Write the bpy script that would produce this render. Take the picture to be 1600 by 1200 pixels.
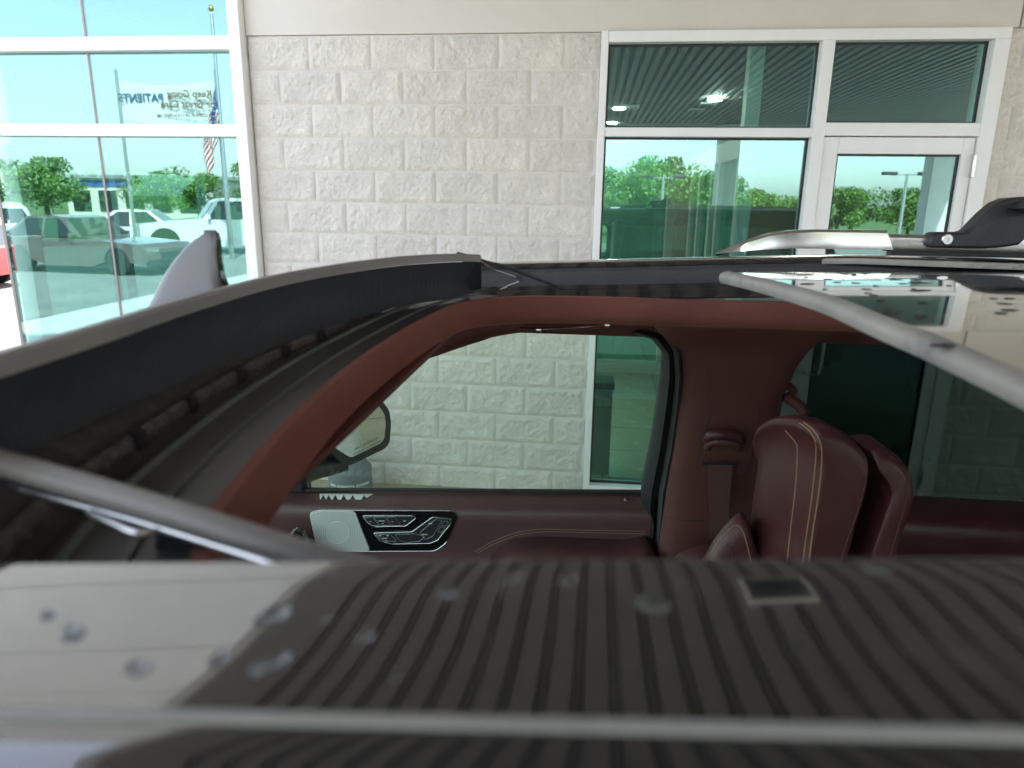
import bpy, bmesh, math, random
from math import sin, cos, pi, radians, sqrt, atan2
from mathutils import Vector, Matrix, noise
random.seed(7)
sc = bpy.context.scene
for o in list(bpy.data.objects): bpy.data.objects.remove(o)
col = sc.collection
# ------------------------------------------------------------------ camera
H = 2.02; FPX = 1109.0
PITCH, ROLL, YAW = radians(14.65), radians(0.8), radians(6.2)
f0 = Vector((-sin(YAW), cos(YAW), 0)); r0 = Vector((cos(YAW), sin(YAW), 0)); zz = Vector((0, 0, 1))
cf = f0*cos(PITCH) - zz*sin(PITCH); u0 = f0*sin(PITCH) + zz*cos(PITCH)
cr = r0*cos(ROLL) + u0*sin(ROLL); cu = -r0*sin(ROLL) + u0*cos(ROLL)
cam = bpy.data.cameras.new('camera'); camo = bpy.data.objects.new('camera', cam); col.objects.link(camo)
camo.matrix_world = Matrix(((cr.x, cu.x, -cf.x, 0), (cr.y, cu.y, -cf.y, 0), (cr.z, cu.z, -cf.z, H), (0, 0, 0, 1)))
cam.sensor_width = 36; cam.lens = 36*FPX/1600; cam.clip_start = .01; cam.clip_end = 3000
cam.dof.use_dof = True; cam.dof.focus_distance = 1.75; cam.dof.aperture_fstop = 7.0
sc.camera = camo
# ------------------------------------------------------------------ sky, sun, exposure
SUN_EL, SUN_AZ = radians(56), radians(20)         # the sun stands behind the building, a little to the right
w = bpy.data.worlds.new('World'); sc.world = w; w.use_nodes = True
nt = w.node_tree; bg = nt.nodes['Background']
sky = nt.nodes.new('ShaderNodeTexSky'); sky.sky_type = 'NISHITA'; sky.sun_disc = False
sky.sun_elevation = SUN_EL; sky.sun_rotation = SUN_AZ; sky.dust_density = 1.2; sky.air_density = 1.0; sky.ozone_density = 1.2
hsv = nt.nodes.new('ShaderNodeHueSaturation'); hsv.inputs['Saturation'].default_value = .5
nt.links.new(sky.outputs[0], hsv.inputs['Color']); nt.links.new(hsv.outputs[0], bg.inputs[0])
bg.inputs[1].default_value = .15
sun = bpy.data.lights.new('sun', 'SUN'); suno = bpy.data.objects.new('sun', sun); col.objects.link(suno)
sun.energy = 4.2; sun.angle = radians(1.5); sun.color = (1, .96, .89)
sd = Vector((sin(SUN_AZ)*cos(SUN_EL), cos(SUN_AZ)*cos(SUN_EL), sin(SUN_EL)))
suno.rotation_euler = sd.to_track_quat('Z', 'Y').to_euler(); suno.location = (0, 20, 30)
sc.view_settings.view_transform = 'Standard'; sc.view_settings.look = 'None'
sc.view_settings.exposure = 2.42; sc.view_settings.gamma = 1; sc.view_settings.use_curve_mapping = False
sc.cycles.max_bounces = 10; sc.cycles.transparent_max_bounces = 24; sc.cycles.glossy_bounces = 6; sc.cycles.diffuse_bounces = 6
sc.cycles.sample_clamp_indirect = 8

# ------------------------------------------------------------------ materials
MATS = {}
def mat(name, colr, rough=.5, metal=0, coat=0, var=0, vscale=8, bump=0, bscale=60, spec=None, var2=None, sheen=0, emit=0, dirt=None):
    if name in MATS: return MATS[name]
    m = bpy.data.materials.new(name); m.use_nodes = True; t = m.node_tree; b = t.nodes['Principled BSDF']
    b.inputs['Base Color'].default_value = (*colr, 1); b.inputs['Roughness'].default_value = rough; b.inputs['Metallic'].default_value = metal
    b.inputs['Coat Weight'].default_value = coat; b.inputs['Coat Roughness'].default_value = .03
    if spec is not None: b.inputs['Specular IOR Level'].default_value = spec
    if sheen: b.inputs['Sheen Weight'].default_value = sheen; b.inputs['Sheen Roughness'].default_value = .4; b.inputs['Sheen Tint'].default_value = (*[min(1, c*6) for c in colr], 1)
    if emit: b.inputs['Emission Color'].default_value = (*colr, 1); b.inputs['Emission Strength'].default_value = emit
    tc = t.nodes.new('ShaderNodeTexCoord')
    last = None
    if var:
        n = t.nodes.new('ShaderNodeTexNoise'); n.inputs['Scale'].default_value = vscale; n.inputs['Detail'].default_value = 6; n.inputs['Roughness'].default_value = .65
        t.links.new(tc.outputs['Object'], n.inputs['Vector'])
        r = t.nodes.new('ShaderNodeValToRGB')
        lo = [max(0, c*(1-var)) for c in colr]; hi = [min(1, c*(1+var)) for c in colr]
        if var2: hi = var2
        r.color_ramp.elements[0].position = .3; r.color_ramp.elements[0].color = (*lo, 1); r.color_ramp.elements[1].position = .7; r.color_ramp.elements[1].color = (*hi, 1)
        t.links.new(n.outputs['Fac'], r.inputs[0]); last = r.outputs[0]
        mr = t.nodes.new('ShaderNodeMapRange'); mr.inputs['To Min'].default_value = max(0, rough-.08); mr.inputs['To Max'].default_value = min(1, rough+.1)
        t.links.new(n.outputs['Fac'], mr.inputs[0]); t.links.new(mr.outputs[0], b.inputs['Roughness'])
    if dirt:
        dc, ds, lo_, hi_ = dirt
        n2 = t.nodes.new('ShaderNodeTexNoise'); n2.inputs['Scale'].default_value = ds; n2.inputs['Detail'].default_value = 9; n2.inputs['Roughness'].default_value = .75
        t.links.new(tc.outputs['Object'], n2.inputs['Vector'])
        r2 = t.nodes.new('ShaderNodeValToRGB'); r2.color_ramp.elements[0].position = lo_; r2.color_ramp.elements[1].position = hi_
        t.links.new(n2.outputs['Fac'], r2.inputs[0])
        mx = t.nodes.new('ShaderNodeMix'); mx.data_type = 'RGBA'
        t.links.new(r2.outputs[0], mx.inputs[0])
        if last: t.links.new(last, mx.inputs[6])
        else: mx.inputs[6].default_value = (*colr, 1)
        mx.inputs[7].default_value = (*dc, 1); last = mx.outputs[2]
        mr2 = t.nodes.new('ShaderNodeMapRange'); mr2.inputs['To Min'].default_value = rough; mr2.inputs['To Max'].default_value = min(1, rough+.4)
        t.links.new(r2.outputs[0], mr2.inputs[0]); t.links.new(mr2.outputs[0], b.inputs['Roughness'])
    if last: t.links.new(last, b.inputs['Base Color'])
    if bump:
        n = t.nodes.new('ShaderNodeTexNoise'); n.inputs['Scale'].default_value = bscale; n.inputs['Detail'].default_value = 5
        t.links.new(tc.outputs['Object'], n.inputs['Vector'])
        bp = t.nodes.new('ShaderNodeBump'); bp.inputs['Strength'].default_value = bump; bp.inputs['Distance'].default_value = .01
        t.links.new(n.outputs['Fac'], bp.inputs['Height']); t.links.new(bp.outputs[0], b.inputs['Normal'])
    MATS[name] = m; return m
def glass(name, tint, refl, refl_min=.08, refl_max=1.0, rough=0):
    """thin coated pane: tinted see-through plus a mirror reflection that rises at grazing angles"""
    if name in MATS: return MATS[name]
    m = bpy.data.materials.new(name); m.use_nodes = True; t = m.node_tree; t.nodes.clear()
    out = t.nodes.new('ShaderNodeOutputMaterial'); tr = t.nodes.new('ShaderNodeBsdfTransparent'); gl = t.nodes.new('ShaderNodeBsdfGlossy'); mx = t.nodes.new('ShaderNodeMixShader')
    tr.inputs[0].default_value = (*tint, 1); gl.inputs[0].default_value = (*refl, 1); gl.inputs['Roughness'].default_value = rough
    lf = t.nodes.new('ShaderNodeLayerWeight'); lf.inputs[0].default_value = .5
    lw = t.nodes.new('ShaderNodeMath'); lw.operation = 'POWER'; lw.inputs[1].default_value = 5; t.links.new(lf.outputs['Facing'], lw.inputs[0])
    mr = t.nodes.new('ShaderNodeMapRange'); mr.inputs['To Min'].default_value = refl_min; mr.inputs['To Max'].default_value = refl_max
    t.links.new(lw.outputs[0], mr.inputs[0]); t.links.new(mr.outputs[0], mx.inputs[0])
    t.links.new(tr.outputs[0], mx.inputs[1]); t.links.new(gl.outputs[0], mx.inputs[2]); t.links.new(mx.outputs[0], out.inputs[0])
    MATS[name] = m; return m

M_block = mat('split_face_block', (.68, .635, .575), .9, var=.1, vscale=5, bump=.8, bscale=110, spec=.2)
_t = M_block.node_tree; _b = _t.nodes['Principled BSDF']; _src = _b.inputs['Base Color'].links[0].from_socket
_oi = _t.nodes.new('ShaderNodeObjectInfo'); _mr = _t.nodes.new('ShaderNodeMapRange'); _mr.inputs['To Min'].default_value = .955; _mr.inputs['To Max'].default_value = 1.035
_hs = _t.nodes.new('ShaderNodeHueSaturation'); _t.links.new(_oi.outputs['Random'], _mr.inputs[0]); _t.links.new(_mr.outputs[0], _hs.inputs['Value']); _t.links.new(_src, _hs.inputs['Color']); _t.links.new(_hs.outputs[0], _b.inputs['Base Color'])
M_mortar = mat('mortar', (.67, .63, .57), .9, var=.06, bump=.2, bscale=90)
M_stucco = mat('stucco', (.66, .615, .56), .85, var=.04, vscale=3, bump=.12, bscale=160, spec=.2)
M_alu = mat('white_aluminium', (.82, .81, .80), .38, var=.03, vscale=6)
M_gasket = mat('gasket', (.02, .022, .024), .5)
M_joint = mat('silicone_joint', (.30, .25, .23), .5)
M_pane = glass('teal_glass', (.66, .85, .80), (.50, .74, .76), .235, .9)
M_pane_left = glass('return_glass', (.40, .55, .54), (.6, .85, .85), .10, .9)
M_pane_in = glass('inner_glass', (.62, .9, .87), (.7, .95, .93), .10, .9)
M_tile = mat('floor_tile', (.52, .48, .41), .25, var=.12, vscale=4)
M_grout = mat('grout', (.10, .09, .08), .8)
M_inwall = mat('interior_wall', (.5, .47, .42), .8, var=.05)
M_soffit = mat('bronze_soffit', (.31, .285, .26), .5, var=.1, vscale=2)
M_cream = mat('cream_soffit', (.86, .83, .77), .8, var=.03, vscale=1.5)
M_asphalt = mat('asphalt', (.16, .155, .15), .9, var=.25, vscale=3, bump=.3, bscale=120, dirt=((.24, .23, .21), .6, .45, .75))
M_conc = mat('concrete', (.50, .495, .47), .85, var=.15, vscale=4, bump=.2, bscale=90, dirt=((.3, .28, .25), 1.6, .5, .8))
M_tan = mat('tan_concrete', (.36, .30, .20), .85, var=.15, vscale=4, bump=.2, bscale=90, dirt=((.30, .27, .21), 1.6, .5, .8))
M_grass = mat('grass_ground', (.07, .12, .03), .95, var=.4, vscale=3)
M_black = mat('black_gloss', (.012, .012, .013), .06, coat=1.0, spec=.6)
M_roofglass = mat('roof_glass', (.010, .010, .011), .06, spec=1.0, coat=1.0, dirt=((.09, .08, .075), 38, .56, .86))
M_spot = mat('dirt_spot', (.035, .032, .03), .6)
M_plastic = mat('black_plastic', (.022, .022, .025), .45, var=.25, vscale=20, bump=.1, bscale=300)
M_plastic2 = mat('grey_black_plastic', (.050, .050, .056), .65, var=.2, vscale=25, dirt=((.14, .13, .12), 60, .56, .78))
M_shelf = mat('frame_plastic', (.045, .044, .043), .42, var=.25, vscale=14, dirt=((.12, .11, .10), 35, .58, .85))
M_chan = mat('dusty_channel', (.035, .033, .033), .7, dirt=((.13, .11, .09), 60, .48, .8))
M_dusty = mat('dusty_lip', (.045, .04, .037), .8, var=.3, vscale=40, dirt=((.15, .125, .105), 110, .45, .7))
M_mesh = mat('deflector_fabric', (.034, .034, .039), .85, var=.2, vscale=30, bump=.4, bscale=700)
M_bar = mat('grey_bar', (.19, .175, .16), .42, var=.12, vscale=10)
M_seal = mat('glass_seal', (.27, .25, .22), .5, var=.2, vscale=12, dirt=((.17, .165, .16), 9, .56, .66))
M_seal2 = mat('roof_moulding', (.26, .25, .235), .35, var=.12, vscale=18)
M_white = mat('pearl_white_paint', (.70, .70, .71), .25, coat=1.0, var=.02)
M_fin = mat('fin_paint', (.10, .095, .10), .35, coat=.3)
M_suede = mat('headliner_suede', (.155, .050, .037), .9, var=.16, vscale=9, bump=.15, bscale=500, sheen=.25)
M_leather = mat('maroon_leather', (.085, .024, .026), .32, var=.12, vscale=14, bump=.12, bscale=420)
M_leather2 = mat('grey_maroon_vinyl', (.105, .046, .045), .40, var=.08, vscale=14, bump=.1, bscale=500)
M_pillar = mat('maroon_trim', (.105, .034, .028), .78, var=.12, vscale=10, bump=.1, bscale=500, sheen=.2)
M_belt = mat('belt_webbing', (.11, .05, .046), .75, bump=.3, bscale=600)
M_thread = mat('tan_thread', (.52, .33, .20), .7)
M_chrome = mat('chrome', (.80, .79, .78), .10, metal=1)
M_satin = mat('satin_metal', (.62, .61, .60), .28, metal=1, dirt=((.5, .46, .42), 40, .6, .7))
M_grille = mat('speaker_metal', (.80, .81, .77), .4, metal=.3)
M_grille2 = mat('speaker_groove', (.18, .18, .17), .5, metal=.5)
M_piano = mat('piano_black', (.010, .010, .011), .08, coat=1)
M_key = mat('switch_key', (.03, .03, .033), .35)
M_mark = mat('white_mark', (.75, .75, .75), .5)
M_rubber = mat('rubber_seal', (.018, .019, .020), .6)
M_rubber2 = mat('grey_rubber', (.055, .060, .058), .6)
M_mirror = mat('mirror_glass', (.86, .90, .88), .005, metal=1)
M_doorglass = glass('green_door_glass', (.87, .975, .905), (1, 1, 1), .035, 1)
M_privacy = glass('privacy_glass', (.22, .27, .25), (1, 1, 1), .03, 1)
M_water = mat('water_drop', (.95, .97, 1.0), .02)
M_water.node_tree.nodes['Principled BSDF'].inputs['Transmission Weight'].default_value = 1.0; M_water.node_tree.nodes['Principled BSDF'].inputs['IOR'].default_value = 1.33
M_ash = mat('ash_bin_grey', (.13, .15, .155), .55, var=.15, vscale=15)
M_lamp = mat('lamp_lens', (1, .97, .86), .5, emit=60)
M_tyre = mat('tyre', (.02, .02, .02), .85)
M_rim = mat('alloy_rim', (.55, .55, .56), .3, metal=1)
M_carglass = mat('car_glass', (.015, .02, .02), .05, spec=.8)
M_bark = mat('bark', (.10, .075, .05), .9)
M_leaf = [mat('leaf_%s' % n, c, .6, var=.25, vscale=.7) for n, c in (('light', (.16, .26, .04)), ('mid', (.11, .20, .03)), ('dark', (.06, .13, .025)))]

# ------------------------------------------------------------------ mesh helpers
class MB:
    def __init__(s): s.v = []; s.f = []
    def add(s, vs, fs):
        k = len(s.v); s.v += [tuple(v) for v in vs]; s.f += [tuple(i+k for i in f) for f in fs]; return s
    def box(s, x0, x1, y0, y1, z0, z1):
        v = [(x, y, z) for x in (x0, x1) for y in (y0, y1) for z in (z0, z1)]
        return s.add(v, [(0, 1, 3, 2), (4, 6, 7, 5), (0, 4, 5, 1), (2, 3, 7, 6), (0, 2, 6, 4), (1, 5, 7, 3)])
    def loft(s, rings, closed=True, caps=True):
        n = len(rings[0]); v = [p for r in rings for p in r]; f = []
        for i in range(len(rings)-1):
            for j in range(n if closed else n-1):
                k = (j+1) % n; f.append((i*n+j, i*n+k, (i+1)*n+k, (i+1)*n+j))
        if caps and closed: f += [tuple(range(n))[::-1], tuple((len(rings)-1)*n+j for j in range(n))]
        return s.add(v, f)
    def tube(s, path, r, n=8, caps=True, flat=1.0):
        P = [Vector(p) for p in path]; rings = []
        rr = r if isinstance(r, (list, tuple)) else [r]*len(P)
        up = Vector((0, 0, 1))
        for i, p in enumerate(P):
            t = (P[min(i+1, len(P)-1)] - P[max(i-1, 0)]).normalized()
            if abs(t.dot(up)) > .97: a = t.cross(Vector((0, 1, 0))).normalized()
            else: a = t.cross(up).normalized()
            b = a.cross(t).normalized()
            rings.append([p + (a*cos(2*pi*k/n) + b*sin(2*pi*k/n)*flat)*rr[i] for k in range(n)])
        return s.loft(rings, True, caps)
    def prism(s, poly, off):
        """poly: 3-D polygon, off: extrusion vector"""
        o = Vector(off); a = [Vector(p) for p in poly]; n = len(a)
        v = a + [p+o for p in a]
        return s.add(v, [tuple(range(n))[::-1], tuple(range(n, 2*n))] + [(i, (i+1) % n, n+(i+1) % n, n+i) for i in range(n)])
    def mesh(s, name, m, smooth=None):
        me = bpy.data.meshes.new(name); me.from_pydata(s.v, [], s.f)
        bm = bmesh.new(); bm.from_mesh(me); bmesh.ops.recalc_face_normals(bm, faces=bm.faces); bm.to_mesh(me); bm.free()
        for mm in (m if isinstance(m, list) else [m]): me.materials.append(mm)
        if smooth is not None:
            me.shade_smooth(); me.set_sharp_from_angle(angle=radians(smooth))
        return me
    def build(s, name, m, parent=None, smooth=None, bevel=0, seg=2):
        me = s.mesh(name, m, smooth); o = bpy.data.objects.new(name, me); col.objects.link(o)
        if parent: o.parent = parent; o.matrix_parent_inverse = parent.matrix_world.inverted()
        if bevel:
            b = o.modifiers.new('bevel', 'BEVEL'); b.width = bevel; b.segments = seg; b.limit_method = 'ANGLE'; b.angle_limit = radians(40)
            me.shade_smooth(); me.set_sharp_from_angle(angle=radians(35))
        return o
def empty(name, loc=(0, 0, 0), label=None, cat=None, group=None, kind=None):
    o = bpy.data.objects.new(name, None); col.objects.link(o); o.location = loc; o.empty_display_size = .2
    o.matrix_world = Matrix.Translation(loc)
    tag(o, label, cat, group, kind); return o
def tag(o, label=None, cat=None, group=None, kind=None):
    for k, v in (('label', label), ('category', cat), ('group', group), ('kind', kind)):
        if v: o[k] = v
    return o
def box(name, m, parent, x0, x1, y0, y1, z0, z1, bevel=0): return MB().box(x0, x1, y0, y1, z0, z1).build(name, m, parent, bevel=bevel)
def inst(me, name, parent, loc):
    o = bpy.data.objects.new(name, me); col.objects.link(o); o.location = loc
    if parent: o.parent = parent; o.matrix_parent_inverse = parent.matrix_world.inverted()
    return o
def copy_tree(o, parent=None):
    c = o.copy(); col.objects.link(c); c.parent = parent
    for ch in list(o.children): copy_tree(ch, c)
    return c
def smooth_path(pts, n=6, closed=False):
    P = [Vector(p) for p in pts]; out = []; L = len(P)
    for i in range(L if closed else L-1):
        g = lambda k: P[k % L] if closed else P[max(0, min(L-1, k))]
        a, b, c, d = g(i-1), g(i), g(i+1), g(i+2)
        for j in range(n):
            t = j/n
            out.append(.5*((2*b) + (c-a)*t + (2*a-5*b+4*c-d)*t*t + (3*b-a-3*c+d)*t**3))
    if not closed: out.append(P[-1])
    return out
def ray(px, py): return cf + cr*((px-800)/FPX) + cu*((600-py)/FPX)
def P(px, py, Y):            # the point at depth Y (metres across the car) seen at a photo position
    d = ray(px, py); return Vector((0, 0, H)) + d*(Y/d.y)
def PZ(px, py, Z):
    d = ray(px, py); return Vector((0, 0, H)) + d*((Z-H)/d.z)
def PP(px, py, p0, n):
    d = ray(px, py); o = Vector((0, 0, H)); return o + d*((p0-o).dot(n)/d.dot(n))
def text_mesh(name, s, size, m, parent, mtx, depth=.001, align='CENTER', xs=1.0, bold=0):
    cu_ = bpy.data.curves.new(name, 'FONT'); cu_.body = s; cu_.size = size; cu_.align_x = align; cu_.align_y = 'CENTER'; cu_.extrude = depth; cu_.offset = bold; cu_.resolution_u = 3
    o = bpy.data.objects.new(name, cu_); col.objects.link(o)
    dg = bpy.context.evaluated_depsgraph_get(); me = bpy.data.meshes.new_from_object(o.evaluated_get(dg)); bpy.data.objects.remove(o)
    me.materials.clear(); me.materials.append(m)
    me.transform(mtx @ Matrix.Diagonal((xs, 1, 1, 1)))
    o = bpy.data.objects.new(name, me); col.objects.link(o)
    if parent: o.parent = parent; o.matrix_parent_inverse = parent.matrix_world.inverted()
    return o
def frame_mtx(o, x, y):
    x = Vector(x).normalized(); z = x.cross(Vector(y)).normalized(); y = z.cross(x)
    return Matrix(((x.x, y.x, z.x, o[0]), (x.y, y.y, z.y, o[1]), (x.z, y.z, z.z, o[2]), (0, 0, 0, 1)))

# ================================================================== SETTING
YW = 4.6
tag(MB().add([(-600, -600, -.012), (600, -600, -.012), (600, 600, -.012), (-600, 600, -.012)], [(0, 1, 2, 3)]).build('ground', M_grass), kind='structure')
tag(MB().box(-60, 60, -26, 30, -.3, -.006).build('parking_lot', M_asphalt), kind='structure')
drive = MB().box(-9, 16, -10, 2.10, -.25, .0).build('driveway', M_conc); tag(drive, kind='structure')
walk = MB().box(-4.6, 16, 2.10, YW+.02, -.2, .045).build('pavement', M_tan, bevel=.01); tag(walk, kind='structure')
for i in range(15):
    x = -4.2+i*1.35
    MB().box(x, x+.012, 2.11, YW, .044, .0465).build('expansion_joint', M_grout, walk)
# ------------------------------------------------------------------ building
bld = empty('storefront_building', (0, YW, 0), 'cream split-face block building with teal glass storefronts and white frames behind the SUV', 'building')
CH = .198
def block_mesh(seed, L):
    mb = MB(); nx, nz = max(10, int(L/.396*44)), 22; j = .0045; h = CH-2*j; l = L-2*j
    rows = []
    for iz in range(nz+1):
        r = []
        for ix in range(nx+1):
            x = j+l*ix/nx; z = j+h*iz/nz
            e = min(ix, nx-ix, iz, nz-iz); ef = 0 if e == 0 else (.4 if e == 1 else (.8 if e == 2 else 1))
            q = Vector((x*9+seed*7.3, z*9, seed*3.1))
            d = .007 + .006*noise.fractal(q*1.4, .8, 2.1, 5) + .005*abs(noise.noise(q*2.3+Vector((5, 1, 2)))) + .0045*noise.noise(q*5.2) + .0035*noise.noise(q*11.)
            r.append((x, -.001 - ef*max(.0, d), z))
        rows.append(r)
    mb.loft(rows, closed=False)
    # back edge so the block has depth
    per = [rows[0][i] for i in range(nx+1)] + [rows[i][nx] for i in range(1, nz+1)] + [rows[nz][i] for i in range(nx-1, -1, -1)] + [rows[i][0] for i in range(nz-1, 0, -1)]
    mb.loft([per, [(p[0], .03, p[2]) for p in per]], closed=True, caps=False)
    return mb.mesh('block', M_block, 50)
VAR = [block_mesh(i, .396) for i in range(9)]
HALF = {}
def block_wall(x0, x1, phase, label=None):
    wall = box('block_wall', M_mortar, bld, x0, x1, YW+.002, YW+.3, 0, 2.972)
    for c in range(15):
        z = c*CH; xs = []
        x = phase + (.198 if c % 2 else 0)
        while x > x0: x -= .396
        while x < x1-.005:
            a, b = max(x, x0), min(x+.396, x1); L = b-a
            if L > .04:
                if L > .39: me = VAR[random.randrange(9)]
                else:
                    k = (round(L, 3), random.randrange(2))
                    if k not in HALF: HALF[k] = block_mesh(20+len(HALF), L)
                    me = HALF[k]
                inst(me, 'block', wall, (a, YW, z))
            x += .396
    return wall
block_wall(-2.185, .0, -1.797)
block_wall(2.245, 4.2, 2.245+.1)
box('stucco_fascia', M_stucco, bld, -2.19, 2.30, YW-.012, YW+.32, 2.975, 7.6, .004)
box('stucco_fascia', M_stucco, bld, 2.312, 9.0, YW-.012, YW+.32, 2.975, 7.6, .004)
for z0, z1 in ((3.46, 4.38), (4.395, 5.28), (5.295, 6.2), (6.215, 7.6)): box('stucco_fascia', M_stucco, bld, -7.5, -2.205, YW-.012, YW+.32, z0, z1, .004)
box('fascia_backing', M_joint, bld, -7.49, -2.21, YW+.01, YW+.3, 3.47, 7.58)
box('portal_pier', M_stucco, bld, -7.5, -7.0, YW, YW+.3, -.006, 3.455, .01)
box('fascia_joint', M_joint, bld, 2.298, 2.314, YW, YW+.3, 2.98, 5.19)
box('right_wall', M_stucco, bld, 4.205, 9.0, YW, YW+.3, 0, 2.97)
box('roof_slab', M_stucco, bld, -4.12, 9.0, YW+.02, 14, 5.2, 5.4)
box('back_wall', M_inwall, bld, -4.12, 9.0, 13.8, 14, 0, 5.2)
box('end_wall', M_inwall, bld, 8.8, 9.0, YW+.31, 13.8, 0, 5.2)
box('ceiling', mat('dark_ceiling', (.12, .12, .12), .8), bld, -2.0, 8.8, YW+.33, 13.79, 3.3, 3.36)
# the left storefront and its glass corner
sfl = box('window_frame', M_alu, bld, -2.268, -2.192, YW-.085, YW+.06, .045, 3.455, .004)
def bar(x0, x1, z0, z1, y0=YW-.075, y1=YW+.05, p=sfl): return box('mullion', M_alu, p, x0, x1, y0, y1, z0, z1, .003)
for z0, z1 in ((.05, .16), (2.375, 2.450), (2.885, 2.965), (3.36, 3.45)): bar(-4.06, -2.27, z0, z1)
for a, b in ((.16, 2.375), (2.45, 2.885), (2.965, 3.36)):
    for xa, xb in ((-4.03, -3.262), (-3.248, -2.27)):
        box('pane', M_pane, sfl, xa, xb, YW-.01, YW-.002, a+.001, b-.001)
    box('glass_joint', M_joint, sfl, -3.262, -3.248, YW-.013, YW+.03, a, b)
    box('glass_joint', M_joint, sfl, -4.052, -4.031, YW-.013, YW+.02, a, b)
for z0, z1 in ((.05, .16), (2.20, 2.33), (2.9, 2.97), (3.36, 3.45)):
    box('mullion', M_alu, sfl, -4.10, -3.99, YW+.07, 12.6, z0, z1, .003)
ym = [4.72, 5.75, 7.2, 8.9, 10.7, 12.6]
for i, y in enumerate(ym):
    box('mullion', M_alu, sfl, -4.105, -3.985, y, y+.13, .16, 3.36, .003)
    if i < len(ym)-1:
        box('pane', M_pane_left, sfl, -4.05, -4.042, y+.13, ym[i+1], .16, 2.2)
        for a, b in ((2.33, 2.9), (2.97, 3.36)): box('spandrel', M_cream, sfl, -4.06, -4.03, y+.13, ym[i+1], a, b)
box('side_fascia', M_stucco, bld, -4.12, -3.97, YW+.33, 13.79, 3.46, 5.19)
box('interior_column', M_alu, bld, -3.0, -2.78, 6.4, 6.62, .01, 3.3, .006)
box('partition', M_inwall, bld, -2.18, -2.0, YW+.31, 13.7, 0, 5.19)
# the right storefront with a door
sfr = box('window_frame', M_alu, bld, .002, .046, YW-.07, YW+.08, .045, 2.972, .004)
def barr(x0, x1, z0, z1, d=.0): return box('mullion', M_alu, sfr, x0, x1, YW-.066+d, YW+.07, z0, z1, .003)
barr(.046, 2.243, 2.908, 2.968); barr(.046, 1.246, 2.388, 2.440); barr(1.316, 2.16, 2.398, 2.470)
barr(1.246, 1.316, .045, 2.908, -.002); barr(2.16, 2.243, .045, 2.908, -.002); barr(.046, 1.246, .047, .135)
def pane(x0, x1, z0, z1, y=YW+.008, p=sfr, m=M_pane):
    g = .012
    for q in ((x0, x0+g, z0, z1), (x1-g, x1, z0, z1), (x0+g, x1-g, z0, z0+g), (x0+g, x1-g, z1-g, z1)):
        box('gasket', M_gasket, p, q[0], q[1], y-.008, y+.012, q[2], q[3])
    return box('pane', m, p, x0+g, x1-g, y, y+.007, z0+g, z1-g)
pane(.046, 1.246, .135, 2.388); pane(.046, 1.246, 2.44, 2.908); pane(1.316, 2.16, 2.47, 2.908)
dr = box('door', M_alu, bld, 1.320, 1.405, YW-.05, YW+.02, .05, 2.392, .003)
for q in ((2.092, 2.156, .05, 2.392), (1.405, 2.092, 2.300, 2.392), (1.405, 2.092, .05, .30)): box('door_rail', M_alu, dr, q[0], q[1], YW-.0495, YW+.0195, q[2], q[3], .003)
pane(1.405, 2.092, .30, 2.30, YW-.02, dr)
MB().tube(smooth_path([(1.36, YW-.05, .98), (1.37, YW-.10, .98), (1.42, YW-.115, .985), (1.442, YW-.115, 1.02), (1.442, YW-.115, 1.3), (1.42, YW-.11, 1.345), (1.36, YW-.05, 1.35)], 5), .011, 10).build('door_pull', M_satin, dr, 60)
for z in (2.17, 1.2, .25): box('hinge', M_satin, dr, 2.148, 2.166, YW-.078, YW-.051, z, z+.13, .003)
# interior floor, tiles and partitions
box('floor_slab', M_grout, bld, -4.0, 8.79, YW+.31, 13.79, .0, .03)
box('floor_threshold', M_conc, bld, -4.0, 4.2, YW+.062, YW+.309, .0, .036)
tm = MB().box(0, .59, 0, .59, 0, .014).mesh('floor_tile', M_tile)
fl = box('tile_bed', M_grout, bld, -1.98, 3.2, YW+.312, 13.6, .0301, .034)
for i in range(8):
    for j in range(14): inst(tm, 'floor_tile', fl, (-1.05+i*.6-.03*0, 4.93+j*.6, .034))
ip = box('inner_partition', M_alu, bld, .93, 1.02, 4.93, 5.05, .05, 3.29, .004)
for y in (5.75, 6.1, 6.75, 7.3): box('mullion', M_alu, ip, .935, 1.015, y, y+.09, .05, 2.30, .003)
box('header', M_alu, ip, .932, 1.018, 5.05, 7.4, 2.30, 2.44, .003)
for ya, yb in ((5.05, 5.75), (5.84, 6.1), (6.19, 6.75), (6.84, 7.3)): box('pane', M_pane_in, ip, .97, .978, ya, yb, .05, 2.3)
bp_ = box('back_partition', M_alu, bld, -1.98, .92, 8.2, 8.3, .05, .20, .003)
for x in (-.9, .02, .80): box('mullion', M_alu, bp_, x, x+.09, 8.2, 8.3, .201, 2.5, .003)
box('header', M_alu, bp_, -1.98, .92, 8.2, 8.3, 2.5, 2.62, .003)
box('pane', M_pane_in, bp_, -.8, .79, 8.245, 8.252, .2, 2.5)
for x, y in ((.3, 11.0), (.25, 13.), (-1.3, 5.6), (-1.3, 7.2), (-1.3, 9.5), (-1.3, 11.5)):  # two visible ceiling lamps, then four unseen ones added to brighten the interior
    c = MB().loft([[(x+.085*cos(a*pi/8), y+.085*sin(a*pi/8), z) for a in range(16)] for z in (3.285, 3.3)]).build('downlight_or_fill', M_lamp, bld)
bin_ = empty('interior_bin', (.13, 4.99, .048), 'dark teal narrow waste bin standing inside the glass storefront beside its white frame', 'bin')
MB().box(.06, .19, 4.96, 5.18, .05, .70).build('body', mat('bin_teal', (.03, .12, .13), .35), bin_, bevel=.008)
MB().box(.055, .2, 4.95, 5.19, .701, .75).build('lid', M_plastic, bin_, bevel=.008)
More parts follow.
